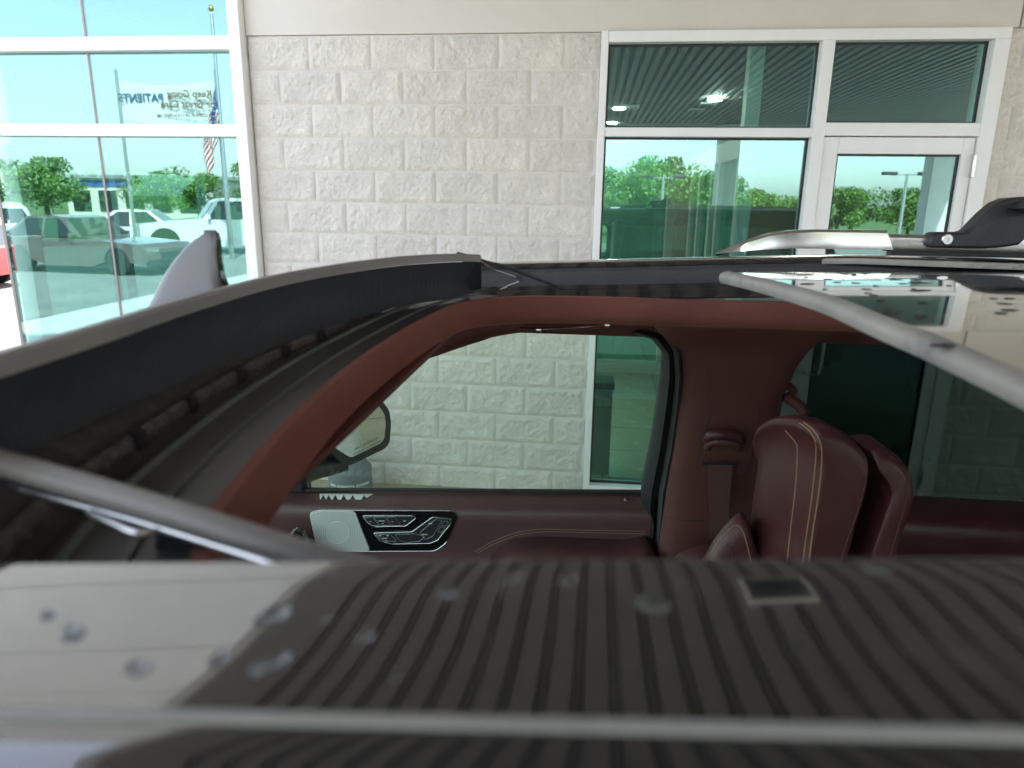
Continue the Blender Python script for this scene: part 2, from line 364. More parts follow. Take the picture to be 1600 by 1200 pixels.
MB().box(.08, .17, 4.955, 4.9595, .58, .64).build('plate', M_chrome, bin_)
# ------------------------------------------------------------------ canopy over the drive
can = empty('entrance_canopy', (0, 0, 0), 'wide drive-through canopy with ribbed bronze soffit and cream border, reflected in the glass', 'canopy')
ZS = 3.80
PITCHX = .136; n = 75
pm = MB()
prof = [(0, .03), (.018, .03), (.021, .014), (.028, .014), (.031, .03), (.048, .03), (.053, 0), (PITCHX-.004, 0), (PITCHX, .028)]
pm.loft([[(a, y, z) for a, z in prof] + [(a, y, .034) for a in (PITCHX, 0)] for y in (-9.0, 4.55)], True)
pme = pm.mesh('soffit_panel', M_soffit)
for i in range(n-2): inst(pme, 'soffit_panel', can, (-1.52+i*PITCHX, 0, ZS))
cb = box('soffit_border', M_soffit, can, -1.83, -1.521, -9.6, 4.55, ZS-.004, ZS+.04)
box('soffit_border', M_soffit, can, -1.52, 8.4, -9.6, -9.001, ZS-.004, ZS+.04)
for q in ((-1.91, 8.5, -9.75, -9.61), (-1.91, -1.832, -9.61, 4.58), (8.42, 8.5, -9.61, 4.58)): box('canopy_fascia', M_cream, can, q[0], q[1], q[2], q[3], ZS-.02, ZS+1.0, .01)
box('canopy_roof', M_cream, can, -1.90, 8.49, -9.74, 4.57, ZS+1.0, ZS+1.06)
for x, y in ((-1.55, -9.0), (7.9, -9.0), (3.15, -9.2)):
    box('column', M_cream, can, x-.24, x+.24, y-.24, y+.24, 0, ZS-.013, .015)
dl = MB().loft([[(2.05+r*cos(a*pi/10), -4.55+r*sin(a*pi/10), z) for a in range(20)] for r, z in ((.12, ZS-.0), (.12, ZS-.05), (.085, ZS-.055))]).build('downlight_or_fill', M_lamp, can)
for x, y, s in ((2.05, -5.3, .3), (.62, -5.7, .34), (1.95, -6.2, .3)):
    v = box('soffit_vent', M_cream, can, x-s/2, x+s/2, y-s/2, y+s/2, ZS-.03, ZS-.001)
    box('vent_grille', M_soffit, v, x-s/2+.03, x+s/2-.03, y-s/2+.03, y+s/2-.03, ZS-.034, ZS-.031)
for x, y, s in ((.62, 2.95, .30),):
    v = box('soffit_vent', M_cream, can, x-s/2, x+s/2, y-s*.5, y+s*.5, ZS-.03, ZS-.001)
    box('vent_grille', M_plastic, v, x-s/2+.025, x+s/2-.025, y-s*.5+.025, y+s*.5-.025, ZS-.034, ZS-.031)
# ------------------------------------------------------------------ cigarette bin by the wall
ab = empty('cigarette_bin', (-1.56, 4.33, .045), 'grey plastic cigarette disposal bin with white lettering at the foot of the block wall', 'ash bin')
def lathe(prof, c, n=28): return MB().loft([[(c[0]+r*cos(2*pi*k/n), c[1]+r*sin(2*pi*k/n), c[2]+z) for k in range(n)] for r, z in prof])
lathe([(.135, 0), (.145, .01), (.147, .21), (.140, .225), (.128, .232), (.120, .245), (.09, .285), (.05, .32), (.033, .34)], (-1.56, 4.33, .045)).build('base', M_ash, ab, 35)
lathe([(.033, .341), (.030, .38), (.030, .86), (.045, .875), (.048, .93), (.03, .95)], (-1.56, 4.33, .045)).build('neck', M_ash, ab, 35)
for k, ch in enumerate('SAFE CIGARETTE DISPOSAL'):
    if ch == ' ': continue
    a = -pi/2 + .30 + (k-11)*.088; c = Vector((-1.56+.1475*cos(a), 4.33+.1475*sin(a), .175))
    text_mesh('lettering', ch, .022, M_mark, ab, frame_mtx(c, (-sin(a), cos(a), 0), (0, 0, 1)), .0006, bold=.0006)
# ================================================================== THE SUV
from mathutils.bvhtree import BVHTree
suv = empty('suv', (0, .67, 0), 'pearl white SUV with maroon interior and its panoramic sunroof slid open, parked beside the building', 'car')
YC = .67
def zr(x, y): return 1.925 + .045*max(-.6, min(.45, x)) - max(0, -.40-x)**2*1.5 - .03*(y-YC)**2
def solid(o, t, off=-1):
    me = o.data; cnt = {}
    for p in me.polygons:
        for k in p.edge_keys: cnt[k] = cnt.get(k, 0)+1
    for e in me.edges:
        if cnt.get(e.key, 0) == 1: e.use_edge_sharp = True
    m = o.modifiers.new('solid', 'SOLIDIFY'); m.thickness = t; m.offset = off; return o
def xspan(a, b, n): return [a+(b-a)*i/n for i in range(n+1)]
def sheet(name, m, rows, parent=suv, smooth=40, thick=.004, off=-1):
    return solid(MB().loft(rows, closed=False).build(name, m, parent, smooth), thick, off)
def roofgrid(name, m, xs, ys, dz=0, thick=.012): return sheet(name, m, [[(x, y, zr(x, y)+dz) for y in ys] for x in xs], thick=thick)
def onto(objs, off=.0006):
    trees = []
    for o in objs:
        me = o.data; trees.append(BVHTree.FromPolygons([v.co for v in me.vertices], [p.vertices for p in me.polygons]))
    def f(px, py):
        d = ray(px, py).normalized(); best = None
        for t in trees:
            h = t.ray_cast(Vector((0, 0, H)), d)
            if h[0] is not None and (best is None or h[3] < best[1]): best = (h[0], h[3])
        return best[0] - d*off if best else None
    return f
def stitch(name, f, pts, parent, step=3.2, gap=.35, r=.0007, m=None):
    pa = smooth_path([(a, b, 0) for a, b in pts], 8); L = [0]
    for a, b in zip(pa, pa[1:]): L.append(L[-1]+(b-a).length)
    def at(s):
        for i in range(len(pa)-1):
            if L[i+1] >= s: t = (s-L[i])/max(1e-6, L[i+1]-L[i]); q = pa[i].lerp(pa[i+1], t); return f(q.x, q.y)
        return f(pa[-1].x, pa[-1].y)
    mb = MB(); s = 0
    while s < L[-1]:
        a, b = at(s), at(min(L[-1], s+step*(1-gap)))
        if a and b and (a-b).length < .03: mb.tube([a, b], r, 5)
        s += step
    return mb.build(name, m or M_thread, parent, 60) if mb.v else None
# ---- outer roof
roofgrid('front_roof_panel', M_white, xspan(-.66, -.345, 10), xspan(-.04, 1.38, 14))
roofgrid('rear_roof_panel', M_black, xspan(1.45, 2.35, 6), xspan(-.04, 1.38, 14))
def side(sec, name, m, x0=-.345, x1=1.45, nx=24, mirror=False, th=.003):
    return sheet(name, m, [[(x, (2*YC-y) if mirror else y, zr(x, y)+dz) for y, dz in sec] for x in xspan(x0, x1, nx)], thick=th, off=1 if mirror else -1)
SEC_RAIL = [(1.47, -.075), (1.45, -.045), (1.42, -.02), (1.40, -.009), (1.385, -.003), (1.37, 0), (1.345, .0005), (1.32, -.0015), (1.305, -.005), (1.297, -.011)]
SEC_CH = [(1.2965, -.012), (1.29, -.0165), (1.265, -.0185), (1.225, -.026), (1.205, -.033), (1.195, -.037)]
SEC_SL = [(1.1945, -.036), (1.19, -.033), (1.182, -.0335), (1.178, -.039), (1.170, -.041), (1.166, -.047), (1.155, -.054)]
side(SEC_RAIL, 'roof_side_rail', M_black, -.66, 2.35, 30)
side(SEC_CH, 'water_channel', M_plastic2)
side(SEC_SL, 'slide_rail', M_black)
# near side: dark glass band, light moulding, gloss side rail
NB = lambda y, dz: (y, dz)
def near(sec, name, m, x0=-.345, x1=1.45, nx=30):
    return sheet(name, m, [[(x, y, zr(x, y)+dz+.036*max(-.4, min(.45, x))) for y, dz in sec] for x in xspan(x0, x1, nx)], thick=.001, off=0)
near([(.188, -.0003), (.183, -.00012), (.175, -.00004), (.165, .0), (.155, .0), (.145, -.00004), (.136, -.00018), (.129, -.0004), (.125, -.0006)], 'roof_glass_band', M_roofglass)
near([(.1248, -.002), (.1245, .0004), (.1238, .0007), (.1225, .0007), (.1218, .0004), (.1215, -.002)], 'roof_moulding', M_seal2)
near([(.1213, -.0005), (.12, -.0004), (.112, -.001), (.09, -.005), (.05, -.0085), (0, -.014), (-.03, -.022), (-.07, -.045), (-.11, -.085)], 'roof_side_rail', M_black, -.66, 2.35, 40)
MB().tube([(x, .1888, zr(x, .18)-.0008+.036*max(-.4, min(.45, x))) for x in xspan(-.33, 1.4, 30)], 0.0008, 6).build('edge_seal', M_seal2, suv, 60)
box('near_channel', M_plastic2, suv, -.33, 1.45, .10, .1875, 1.85, 1.885)
# water drops on the near roof glass
dm = MB(); rings = []
for r, z in ((1, 0), (.97, .18), (.82, .38), (.55, .52), (.2, .58), (.02, .585)): rings.append([(r*cos(2*pi*k/14)*(1+.12*cos(2*pi*k/14*2+1)), r*sin(2*pi*k/14)*(1+.1*sin(2*pi*k/14*3)), z) for k in range(14)])
dme = dm.loft(rings).mesh('water_drop', M_water, 60)
for px, py, sx, sy in ((430, 930, .0042, .0028), (405, 938, .002, .0022), (340, 990, .0022, .0032), (430, 1000, .0040, .0022), (400, 1012, .002, .002), (105, 935, .0042, .0028), (210, 995, .0036, .0024), (65, 905, .003, .002), (700, 918, .0030, .0022), (800, 902, .003, .002), (890, 910, .003, .002), (570, 975, .0026, .002), (1365, 928, .004, .0022), (510, 945, .0015, .0015), (1020, 958, .0048, .0026), (1240, 1035, .002, .0014), (620, 1040, .0012, .001), (960, 1060, .0012, .001)):
    p = PZ(px, py, 1.917); d = inst(dme, 'water_drop', suv, (p.x, p.y, zr(p.x, p.y)-.0002+.036*p.x)); d.scale = (sx, sy, min(sx, sy)*1.6); d.rotation_euler[2] = random.uniform(-.5, .9)
# ---- wind deflector
XB = [(-.172, 1.085), (-.205, 1.02), (-.262, .89), (-.305, .693), (-.303, .51), (-.290, .386), (-.284, .307), (-.280, .27), (-.276, .24)]
bpath = smooth_path([(x, y, 1.9385-.30*max(0, y-.92)**2) for x, y in XB], 5)
dfl = MB(); rings = []
for i, p in enumerate(bpath):
    t = (bpath[min(i+1, len(bpath)-1)]-bpath[max(0, i-1)]).normalized(); nrm = Vector((t.y, -t.x, 0))
    rings.append([p+nrm*a*.005+Vector((0, 0, b*.0062)) for a, b in ((-1, -.8), (-1, .6), (-.6, 1), (.5, 1), (1, .5), (1, -.8))])
dfl = dfl.loft(rings).build('wind_deflector', M_bar, suv, 35)
XBASE = [(-.192, 1.13), (-.215, 1.06), (-.277, .932), (-.321, .645), (-.320, .5), (-.315, .40), (-.308, .33), (-.302, .27), (-.298, .24)]
base = smooth_path([(x, y, 1.871) for x, y in XBASE], 44); topc = smooth_path([(x, y, 1.9325-.30*max(0, y-.92)**2) for x, y in XB], 44)
rows = []
for v in range(9):
    t = v/8; r = []
    for i, (a, b) in enumerate(zip(topc, base)):
        p = a.lerp(b, t); bul = sin(pi*t)
        p = p + Vector((-.010*bul, 0, 0)) + Vector((.0017*sin(i*1.9)*sin(pi*min(1, t*1.05))*(.5+.5*noise.noise(Vector((i*.03, t*2, 0)))), 0, 0))
        r.append(p)
    rows.append(r)
MB().loft(rows, closed=False).build('mesh_fabric', M_mesh, dfl, 80)
endp = [P(722, 402, 1.095), P(752, 410, 1.11), P(752, 452, 1.135), P(733, 455, 1.13)]
MB().prism(endp, (.0, .003, 0)).build('end_plate', M_plastic, dfl)
MB().tube([P(713, 399, 1.085), P(728, 404, 1.09), P(745, 406, 1.1), P(756, 411, 1.11)], [.006, .0075, .006, .004], 10).build('end_cap', M_plastic, dfl, 50)
MB().tube(smooth_path([P(745, 404, 1.10), P(762, 410, 1.11), P(790, 417, 1.12), P(835, 434, 1.135), P(880, 451, 1.15)], 6), [.0026]*24+[.0018], 8).build('spring_arm', M_rubber, dfl, 60)
MB().tube(smooth_path([P(750, 407, 1.10), P(770, 420, 1.11), P(812, 436, 1.13), P(795, 446, 1.14), P(782, 452, 1.14)], 6), .0011, 6).build('spring_wire', M_satin, dfl, 60)
c0 = P(812, 434, 1.125)
MB().loft([[c0+Vector((.0055*cos(k*pi/7), dy, .0055*sin(k*pi/7))) for k in range(14)] for dy in (-.002, .002)]).build('pivot', M_plastic, dfl, 40)
# near arm
na = smooth_path([tuple(PZ(-130, 690, 1.912)), tuple(PZ(-60, 705, 1.905)), tuple(PZ(0, 722, 1.901)), tuple(PZ(250, 797, 1.896)), tuple(PZ(420, 852, 1.892)), tuple(PZ(600, 905, 1.886)), tuple(PZ(760, 950, 1.880))], 5)
MB().tube(na, .0060, 12).build('near_arm', M_bar, dfl, 60)
ro = lambda px, py: tuple(PZ(px, py, 1.889))
MB().tube(smooth_path([ro(-60, 735), ro(40, 765), ro(200, 810), ro(330, 850), ro(470, 897)], 5), .0019, 8).build('arm_rod', M_satin, dfl, 60)
MB().tube(smooth_path([ro(140, 800), ro(175, 817), ro(212, 833), ro(240, 829)], 5), .0016, 8).build('spring_wire', M_satin, dfl, 60)
q = [P(238, 826, .268), P(318, 842, .268), P(316, 905, .268), P(242, 905, .268)]
MB().prism(q, (0, .012, 0)).build('arm_bracket', M_plastic, dfl, bevel=.002)
q = [P(395, 872, .24), P(560, 884, .235), P(560, 910, .235), P(300, 910, .24), P(310, 889, .24)]
MB().prism(q, (0, .012, -.002)).build('arm_shoe', M_plastic2, dfl, bevel=.002)
# ---- sunroof front frame: stepped shelf that follows the bowed front edge
LIP = [(1.5, 1.155), (.36, 1.153), (.08, 1.151), (-.06, 1.142), (-.124, 1.121), (-.178, 1.065), (-.202, .95), (-.211, .812), (-.214, .671), (-.209, .548), (-.199, .447), (-.186, .361), (-.170, .29), (-.135, .225), (-.07, .196), (.1, .19), (1.5, .187)]
lip = [Vector((p.x, p.y)) for p in smooth_path([(x, y, 0) for x, y in LIP], 6)]
def offs(path, d):
    out = []
    for i, p in enumerate(path):
        t = (path[min(i+1, len(path)-1)]-path[max(0, i-1)]).normalized(); out.append(p + Vector((t.y, -t.x))*d)
    return out
def ringloft(name, m, sec, sel=None, parent=suv, smooth=35, th=.002):
    rows = []
    for d, z in sec:
        pth = offs(lip, d); r = [(p.x, p.y, z) for p in pth]
        rows.append(r[sel[0]:sel[1]] if sel else r)
    return sheet(name, m, rows, parent, smooth, th, 1)
FR = (16, 80)
def frontloft(name, m, sec, th=.002):     # offsets grow forward only
    pts = [p for p in smooth_path([(-.150, 1.153, 0), (-.185, 1.085, 0), (-.204, .95, 0), (-.2125, .812, 0), (-.2155, .671, 0), (-.2105, .548, 0), (-.2005, .447, 0), (-.1875, .361, 0), (-.172, .29, 0), (-.14, .205, 0), (-.10, .15, 0)], 6)]
    rows = []
    for d, z in sec: rows.append([(p.x - d*(1.0 if True else 0), p.y, z) for p in pts])
    return sheet(name, m, rows, suv, 35, th, -1)
frontloft('front_shelf', M_shelf, [(-.002, 1.862), (.0, 1.8655), (.012, 1.8662), (.030, 1.8668), (.031, 1.8695), (.034, 1.8695), (.035, 1.867), (.058, 1.868), (.0595, 1.871), (.062, 1.871), (.063, 1.866), (.066, 1.862)])
frontloft('drain_channel', M_chan, [(.0662, 1.861), (.07, 1.855), (.084, 1.855), (.088, 1.862)])
frontloft('channel_lip', M_dusty, [(.0882, 1.8622), (.090, 1.870), (.093, 1.8722), (.096, 1.8715), (.099, 1.868)])
frontloft('drain_channel', M_chan, [(.0992, 1.8678), (.112, 1.874), (.128, 1.879)])
frontloft('weather_strip', M_plastic2, [(.128, 1.8785), (.129, 1.884), (.134, 1.888), (.16, 1.893), (.165, 1.885)])
clip = MB().box(-.003, .003, -.004, .004, -.006, .006).mesh('channel_clip', M_plastic)
for y, x in ((1.02, -.279), (.93, -.288), (.85, -.294), (.76, -.299), (.67, -.3015), (.57, -.2995), (.48, -.293), (.40, -.2825)): inst(clip, 'channel_clip', suv, (x, y, 1.868))
pp = P(728, 455, 1.15)
box('rail_stop', M_plastic, suv, pp.x-.004, pp.x+.004, 1.14, 1.17, 1.862, 1.882, .001)
# ---- headliner and its rolled lip
ringloft('headliner_lip', M_suede, [(.008, 1.8665), (.002, 1.866), (-.002, 1.862), (-.005, 1.855), (-.006, 1.845), (-.004, 1.835), (.002, 1.828), (.012, 1.8245), (.03, 1.823)], th=.002)
hl = sheet('headliner', M_pillar, [[(x, y, z - max(0, -.3-x)*.10) for y, z in ((1.165, 1.8265), (1.2, 1.822), (1.26, 1.816), (1.32, 1.806), (1.37, 1.788), (1.40, 1.772), (1.413, 1.7565), (1.42, 1.7555))] for x in xspan(-.5, 2.3, 28)], thick=.006, off=1)
sheet('headliner', M_pillar, [[(x, 2*YC-y, z) for y, z in ((1.15, 1.8225), (1.2, 1.822), (1.28, 1.816), (1.37, 1.795), (1.42, 1.76))] for x in xspan(-.5, 2.3, 28)], thick=.006)
sheet('headliner', M_pillar, [[(x, y, 1.8225+(x+.22)*.09 - .06*max(0, abs(y-YC)-.45)) for y in xspan(-.08, 1.40, 12)] for x in xspan(-.60, -.205, 8)], thick=.006)
sheet('headliner', M_pillar, [[(x, y, 1.822 - .06*max(0, abs(y-YC)-.45)) for y in xspan(-.08, 1.42, 12)] for x in xspan(.95, 2.3, 8)], thick=.006)
# grab handle with its bright ends, along the far window top
gp = [P(812, 514, 1.33), P(840, 515, 1.33), P(900, 512, 1.33), P(950, 508, 1.33), P(978, 507, 1.335)]
gh = MB().tube(smooth_path(gp, 5), .0042, 8).build('grab_handle', M_pillar, suv, 60)
MB().tube(smooth_path([p+Vector((0, -.0042, .0008)) for p in gp[:4]], 5), .0009, 6).build('chrome_line', M_satin, gh, 60)
for px, py in ((842, 515), (949, 508)):
    p = P(px, py, 1.325); MB().box(p.x-.005, p.x+.005, p.y-.002, p.y+.003, p.z-.0025, p.z+.0025).build('end_clip', M_chrome, gh, bevel=.001)
# A-pillar trim, seen as a maroon sweep above the front of the window
MB().tube(smooth_path([(.02, 1.40, 1.802), (-.10, 1.395, 1.795), (-.20, 1.395, 1.778), (-.30, 1.40, 1.742), tuple(P(620, 556, 1.42)), tuple(P(555, 605, 1.45)), tuple(P(490, 665, 1.49)), tuple(P(420, 750, 1.53))], 5), [.030]*11+[.032]*5+[.032]*4+[.024]*16, 14).build('pillar_trim', M_pillar, suv, 60)
# ---- slid-back front glass panel, rear glass
LE = [(.184, .985), (.177, .965), (.177, .939), (.196, .765), (.211, .647), (.216, .547), (.223, .488), (.227, .439), (.231, .393), (.232, .34), (.230, .28), (.226, .262)]
le = smooth_path([(x, y, 0) for x, y in LE], 5)
def zg(x, y): return 1.936 - .10*(y-.67)**2 + .02*(x-.2)
gp_rows = []
for s in (0, .02, .05, .1, .18, .3, .45, .6, .75):
    gp_rows.append([(p.x+s, p.y, zg(p.x+s, p.y)+.0035) for p in le])
gpan = sheet('sunroof_glass', M_roofglass, gp_rows, thick=.005, off=-1)
rings = []
for i, p in enumerate(le):
    z = zg(p.x, p.y)
    rings.append([(p.x+a, p.y, z+b) for a, b in ((.004, .0042), (-.003, .0037), (-.0078, .0005), (-.0090, -.005), (-.0060, -.0108), (.004, -.0115))])
MB().loft(rings).build('edge_seal', M_seal, gpan, 50)
MB().loft([[(.184+s, .985+a, zg(.2+s, .985)+b) for a, b in ((-.004, .004), (.004, .002), (.005, -.004), (-.004, -.007))] for s in xspan(0, .75, 8)]).build('side_seal', M_rubber, gpan, 50)
spot = MB().loft([[(r*cos(2*pi*k/10)*(1+.2*cos(k)), r*sin(2*pi*k/10), z) for k in range(10)] for r, z in ((1, 0), (.7, .12), (.1, .16))]).mesh('dirt_drop', M_spot, 60)
random.seed(21)
for i in range(150):
    x = .2+random.random()**1.3*.55; y = random.uniform(.36, .96); s = random.choice((.0018, .0026, .003, .0042, .0065))
    o = inst(spot, 'dirt_drop', gpan, (x+.02, y, zg(x+.02, y)+.0036)); o.scale = (s*random.uniform(1, 2.2), s, .004); o.rotation_euler[2] = random.uniform(-.6, .6)
RE = [(.40, 1.296), (.44, 1.285), (.53, 1.25), (.66, 1.205), (.80, 1.15), (.92, 1.02), (.97, .85), (.98, .67), (.97, .5), (.92, .33), (.86, .22)]
re_ = smooth_path([(x, y, 0) for x, y in RE], 5)
rows = [[(p.x+(1.5-p.x)*s, p.y, zr(p.x+(1.5-p.x)*s, p.y)-.006) for p in re_] for s in (0, .1, .25, .5, .75, 1)]
rg = sheet('rear_roof_glass', M_roofglass, rows, thick=.005)
MB().loft([[(p.x+a, p.y+c, zr(p.x, p.y)+b-.006) for a, b, c in ((.004, .0015, .003), (-.003, .001, -.002), (-.005, -.003, -.003), (-.004, -.008, -.002), (.004, -.008, .002))] for p in re_]).build('edge_seal', M_seal, rg, 50)
for i in range(70):
    x = random.uniform(.45, .95); y = random.uniform(1.19, 1.29)
    if y < 1.30-(x-.40)*.36: continue
    o = inst(spot, 'dirt_drop', rg, (x, y, zr(x, y)-.006)); s = random.choice((.0015, .0022, .0035)); o.scale = (s*2, s, .003)
# ---- roof rack rails
def rack(ym, sgn):
    r = empty('roof_rail', (.25, ym, 1.9)); r.parent = suv; r.matrix_parent_inverse = suv.matrix_world.inverted()
    return r
def railmesh(y0, sg):
    sec = [(x, z, hh) for x, z, hh in ((.236, 1.921, .003), (.262, 1.934, .012), (.29, 1.947, .022), (.325, 1.9585, .030), (.365, 1.965, .034), (.41, 1.9675, .036), (.5, 1.968, .036), (.54, 1.968, .036))]
    mb = MB(); w = .011
    rings = []
    for x, z, hh in sec:
        zt = z+.006; zb = max(1.917+.02*(x-.2), zt-hh)
        rings.append([(x, y0-w, zb), (x, y0-w*.95, zt-.006), (x, y0-w*.5, zt-.001), (x, y0+w*.5, zt-.001), (x, y0+w, zt-.007), (x, y0+w, zb)])
    # slanted rear end
    last = rings[-1]; rings[-1] = [(p[0]+(.008 if p[2] < 1.95 else -.006), p[1], p[2]) for p in last]
    e = mb.loft(rings).build('rail_end', M_chrome, suv, 35)
    MB().loft([[(x, y0-.008, 1.936), (x, y0-.010, 1.942), (x, y0-.010, 1.960), (x, y0-.004, 1.966), (x, y0+.006, 1.966), (x, y0+.010, 1.958), (x, y0+.008, 1.936)] for x in xspan(.53, 2.2, 6)]).build('rail_bar', M_satin, e, 35)
    MB().box(.545, 2.2, y0-.012, y0+.012, 1.912, 1.9355).build('rail_base', M_rubber, e)
    return e
railmesh(1.40, 1); railmesh(-.06, -1)
xb = empty('roof_crossbar', (.70, 1.39, 1.94), 'black roof rack crossbar with clamp foot and round bolt on the silver rail', 'roof rack')
ft = [(.603, 1.944), (.601, 1.958), (.604, 1.966), (.612, 1.9715), (.655, 1.972), (.664, 1.974), (.672, 1.985), (.688, 2.006), (.705, 2.024), (.722, 2.032), (.765, 2.036), (.80, 2.034), (.80, 2.006), (.772, 1.975), (.752, 1.952), (.73, 1.948), (.715, 1.946), (.70, 1.945), (.695, 1.9445)]
MB().prism([(x, 1.372, z) for x, z in ft], (0, .04, 0)).build('clamp_foot', M_plastic, xb, bevel=.005, seg=3)
MB().prism([(x, 2*YC-1.372, z) for x, z in ft], (0, -.04, 0)).build('clamp_foot', M_plastic, xb, bevel=.005, seg=3)
cbolt = P(1480, 374, 1.371)
MB().loft([[(cbolt.x+r*cos(k*pi/10), 1.3715-d, cbolt.z+r*sin(k*pi/10)) for k in range(20)] for r, d in ((.0098, 0), (.0098, .0015), (.0085, .003), (.003, .003), (.0022, .0015))]).build('bolt', M_satin, xb, 40)
MB().loft([[(.755+a, y, 2.015+b) for a, b in ((-.035, 0), (-.02, .012), (.0, .016), (.02, .012), (.035, 0), (0, -.01))] for y in (1.40, .67, -.06)]).build('bar', M_plastic, xb, 40)
# ---- shark fin
rings = []
for z, xf, xk, w_ in ((1.888, -.462, -.338, .021), (1.898, -.455, -.340, .020), (1.908, -.446, -.346, .0165), (1.918, -.4385, -.353, .0125), (1.930, -.431, -.3595, .0095), (1.944, -.4215, -.3632, .008), (1.957, -.4105, -.3640, .0067), (1.968, -.3995, -.3636, .0056), (1.977, -.3875, -.3630, .0046), (1.983, -.3765, -.3632, .0036), (1.9862, -.3705, -.3645, .0022)):
    n_ = 20; r_ = []
    for k in range(n_):
        a_ = 2*pi*k/n_; ca = cos(a_); sx = (abs(ca)**(.55 if ca > 0 else 1.0))*(1 if ca > 0 else -1); xm = xk-.012
        x_ = xm + (xk-xm)*sx if ca > 0 else xm + (xm-xf)*sx
        r_.append((x_, YC+w_*sin(a_), z))
    rings.append(r_)
fin = MB().loft(rings).build('antenna_fin', M_fin, suv, 60)
MB().loft([[(xk+.0008+dx, YC+w_*k, z) for k in (-.55, 0, .55)] for z, xk, w_, dx in ((1.984, -.3640, .004, 0), (1.977, -.3630, .0046, .0005), (1.957, -.3640, .0067, .0005), (1.944, -.3632, .008, .0005), (1.930, -.3595, .0095, .0005), (1.918, -.353, .0125, .0005), (1.908, -.346, .0165, .0005))], closed=False).build('rear_seam', M_black, fin, 50)
# ---- far front door
GN = Vector((0, .41, .15)).normalized(); G0 = Vector((0, 1.42, 1.75))
def PG(px, py): return PP(px, py, G0, GN)
door = MB()
def bz(x): return 1.354+.054*(x+.014)
SECD = [(1.60, -.012), (1.578, -.001), (1.562, .0), (1.546, -.004), (1.525, -.009), (1.511, -.015), (1.503, -.022), (1.499, -.034), (1.4985, -.05), (1.4995, -.075), (1.4995, -.12), (1.497, -.155), (1.485, -.19), (1.47, -.25), (1.465, -.45), (1.475, -.60)]
dpan = sheet('door', M_leather2, [[(x, y, bz(x)+dz) for y, dz in SECD] for x in xspan(-.78, .165, 20)], smooth=60, thick=.001, off=0)
gl = MB().prism([PG(*q) for q in ((1046, 560), (1036, 540), (1005, 521), (700, 519), (560, 600), (430, 730), (425, 782), (1012, 782))], GN*.004).build('window_glass', M_doorglass, dpan)
MB().tube(smooth_path([P(425, 767, 1.553), P(600, 765, 1.553), P(800, 767, 1.553), P(1012, 769, 1.553)], 4), .0048, 8).build('belt_seal', M_rubber, dpan, 60)
def strip(name, m, L, R, yl, yr, th, parent, smooth=50):
    rings = []
    for (a, b, y1, y2) in zip(L, R, yl, yr):
        p, q = P(*a, y1), P(*b, y2); rings.append([p, p.lerp(q, .5)+Vector((0, -th*.35, 0)), q, q+Vector((0, th, 0)), p+Vector((0, th, 0))])
    return MB().loft(rings).build(name, m, parent, smooth)
strip('window_frame', M_rubber, [(985, 521), (1018, 530), (1036, 552), (1034, 590), (1027, 640), (1018, 700), (1005, 760), (1003, 785), (1016, 800), (1012, 890)], [(1000, 512), (1034, 524), (1052, 550), (1055, 590), (1050, 640), (1042, 700), (1030, 768), (1026, 800), (1026, 830), (1020, 890)],
      [1.405, 1.408, 1.415, 1.425, 1.445, 1.472, 1.50, 1.505, 1.505, 1.505], [1.40, 1.40, 1.405, 1.415, 1.435, 1.46, 1.488, 1.495, 1.495, 1.495], .05, dpan)
strip('pillar_seal', M_rubber2, [(1010, 513), (1034, 523), (1052, 549), (1055, 590), (1050, 640), (1042, 700), (1030, 768), (1026, 830), (1018, 890)], [(1030, 509), (1050, 520), (1063, 548), (1066, 590), (1063, 640), (1054, 700), (1041, 768), (1034, 830), (1026, 890)],
      [1.395, 1.395, 1.398, 1.41, 1.43, 1.452, 1.478, 1.488, 1.49], [1.38, 1.385, 1.39, 1.40, 1.42, 1.44, 1.465, 1.475, 1.478], .03, suv)
box('mirror_sail', M_plastic, dpan, -.80, -.672, 1.545, 1.575, 1.31, 1.52, .01)
YD = 1.4985
def face_poly(pts, y=YD): return [P(a, b, y) for a, b in pts]
def plate(name, m, pts, parent, y=YD, th=.004, bevel=.0008, sm=1):
    if sm: pts = [(p.x, p.y) for p in smooth_path([(a, b, 0) for a, b in pts], 4, True)] if sm == 2 else pts
    return MB().prism(face_poly(pts, y), (0, -th, 0)).build(name, m, parent, bevel=bevel)
def rounded(pts, r=4, n=4):
    out = []; L = len(pts)
    for i in range(L):
        a, b, c = [Vector((*pts[(i+k) % L], 0)) for k in (-1, 0, 1)]
        u_, v_ = (a-b), (c-b); k = min(r, u_.length*.45, v_.length*.45); p, q = b+u_.normalized()*k, b+v_.normalized()*k
        for j in range(n+1):
            t = j/n; w_ = (1-t)**2*p + 2*t*(1-t)*b + t*t*q; out.append((w_.x, w_.y))
    return out
def outline(name, m, pts, parent, y, r=.0013): 
    pa = face_poly(pts, y); return MB().tube(pa+[pa[0]], r, 6, False).build(name, m, parent, 60)
whole = rounded([(483, 802), (496, 797), (708, 798), (716, 806), (698, 848), (680, 861), (507, 862), (494, 852)], 7)
plate('switch_recess', M_piano, whole, dpan, YD+.002, .0035)
outline('recess_trim', M_chrome, whole, dpan, YD-.0015, .0011)
gpts = rounded([(484, 803), (497, 798), (555, 798), (579, 860), (508, 861), (495, 851)], 5)
gr = plate('speaker_grille', M_grille, gpts, dpan, YD-.0012, .004)
def inpoly(x, y, pts):
    c = False; j = len(pts)-1
    for i in range(len(pts)):
        (xi, yi), (xj, yj) = pts[i], pts[j]
        if (yi > y) != (yj > y) and x < (xj-xi)*(y-yi)/(yj-yi)+xi: c = not c
        j = i
    return c
mb = MB(); yg = YD-.0054
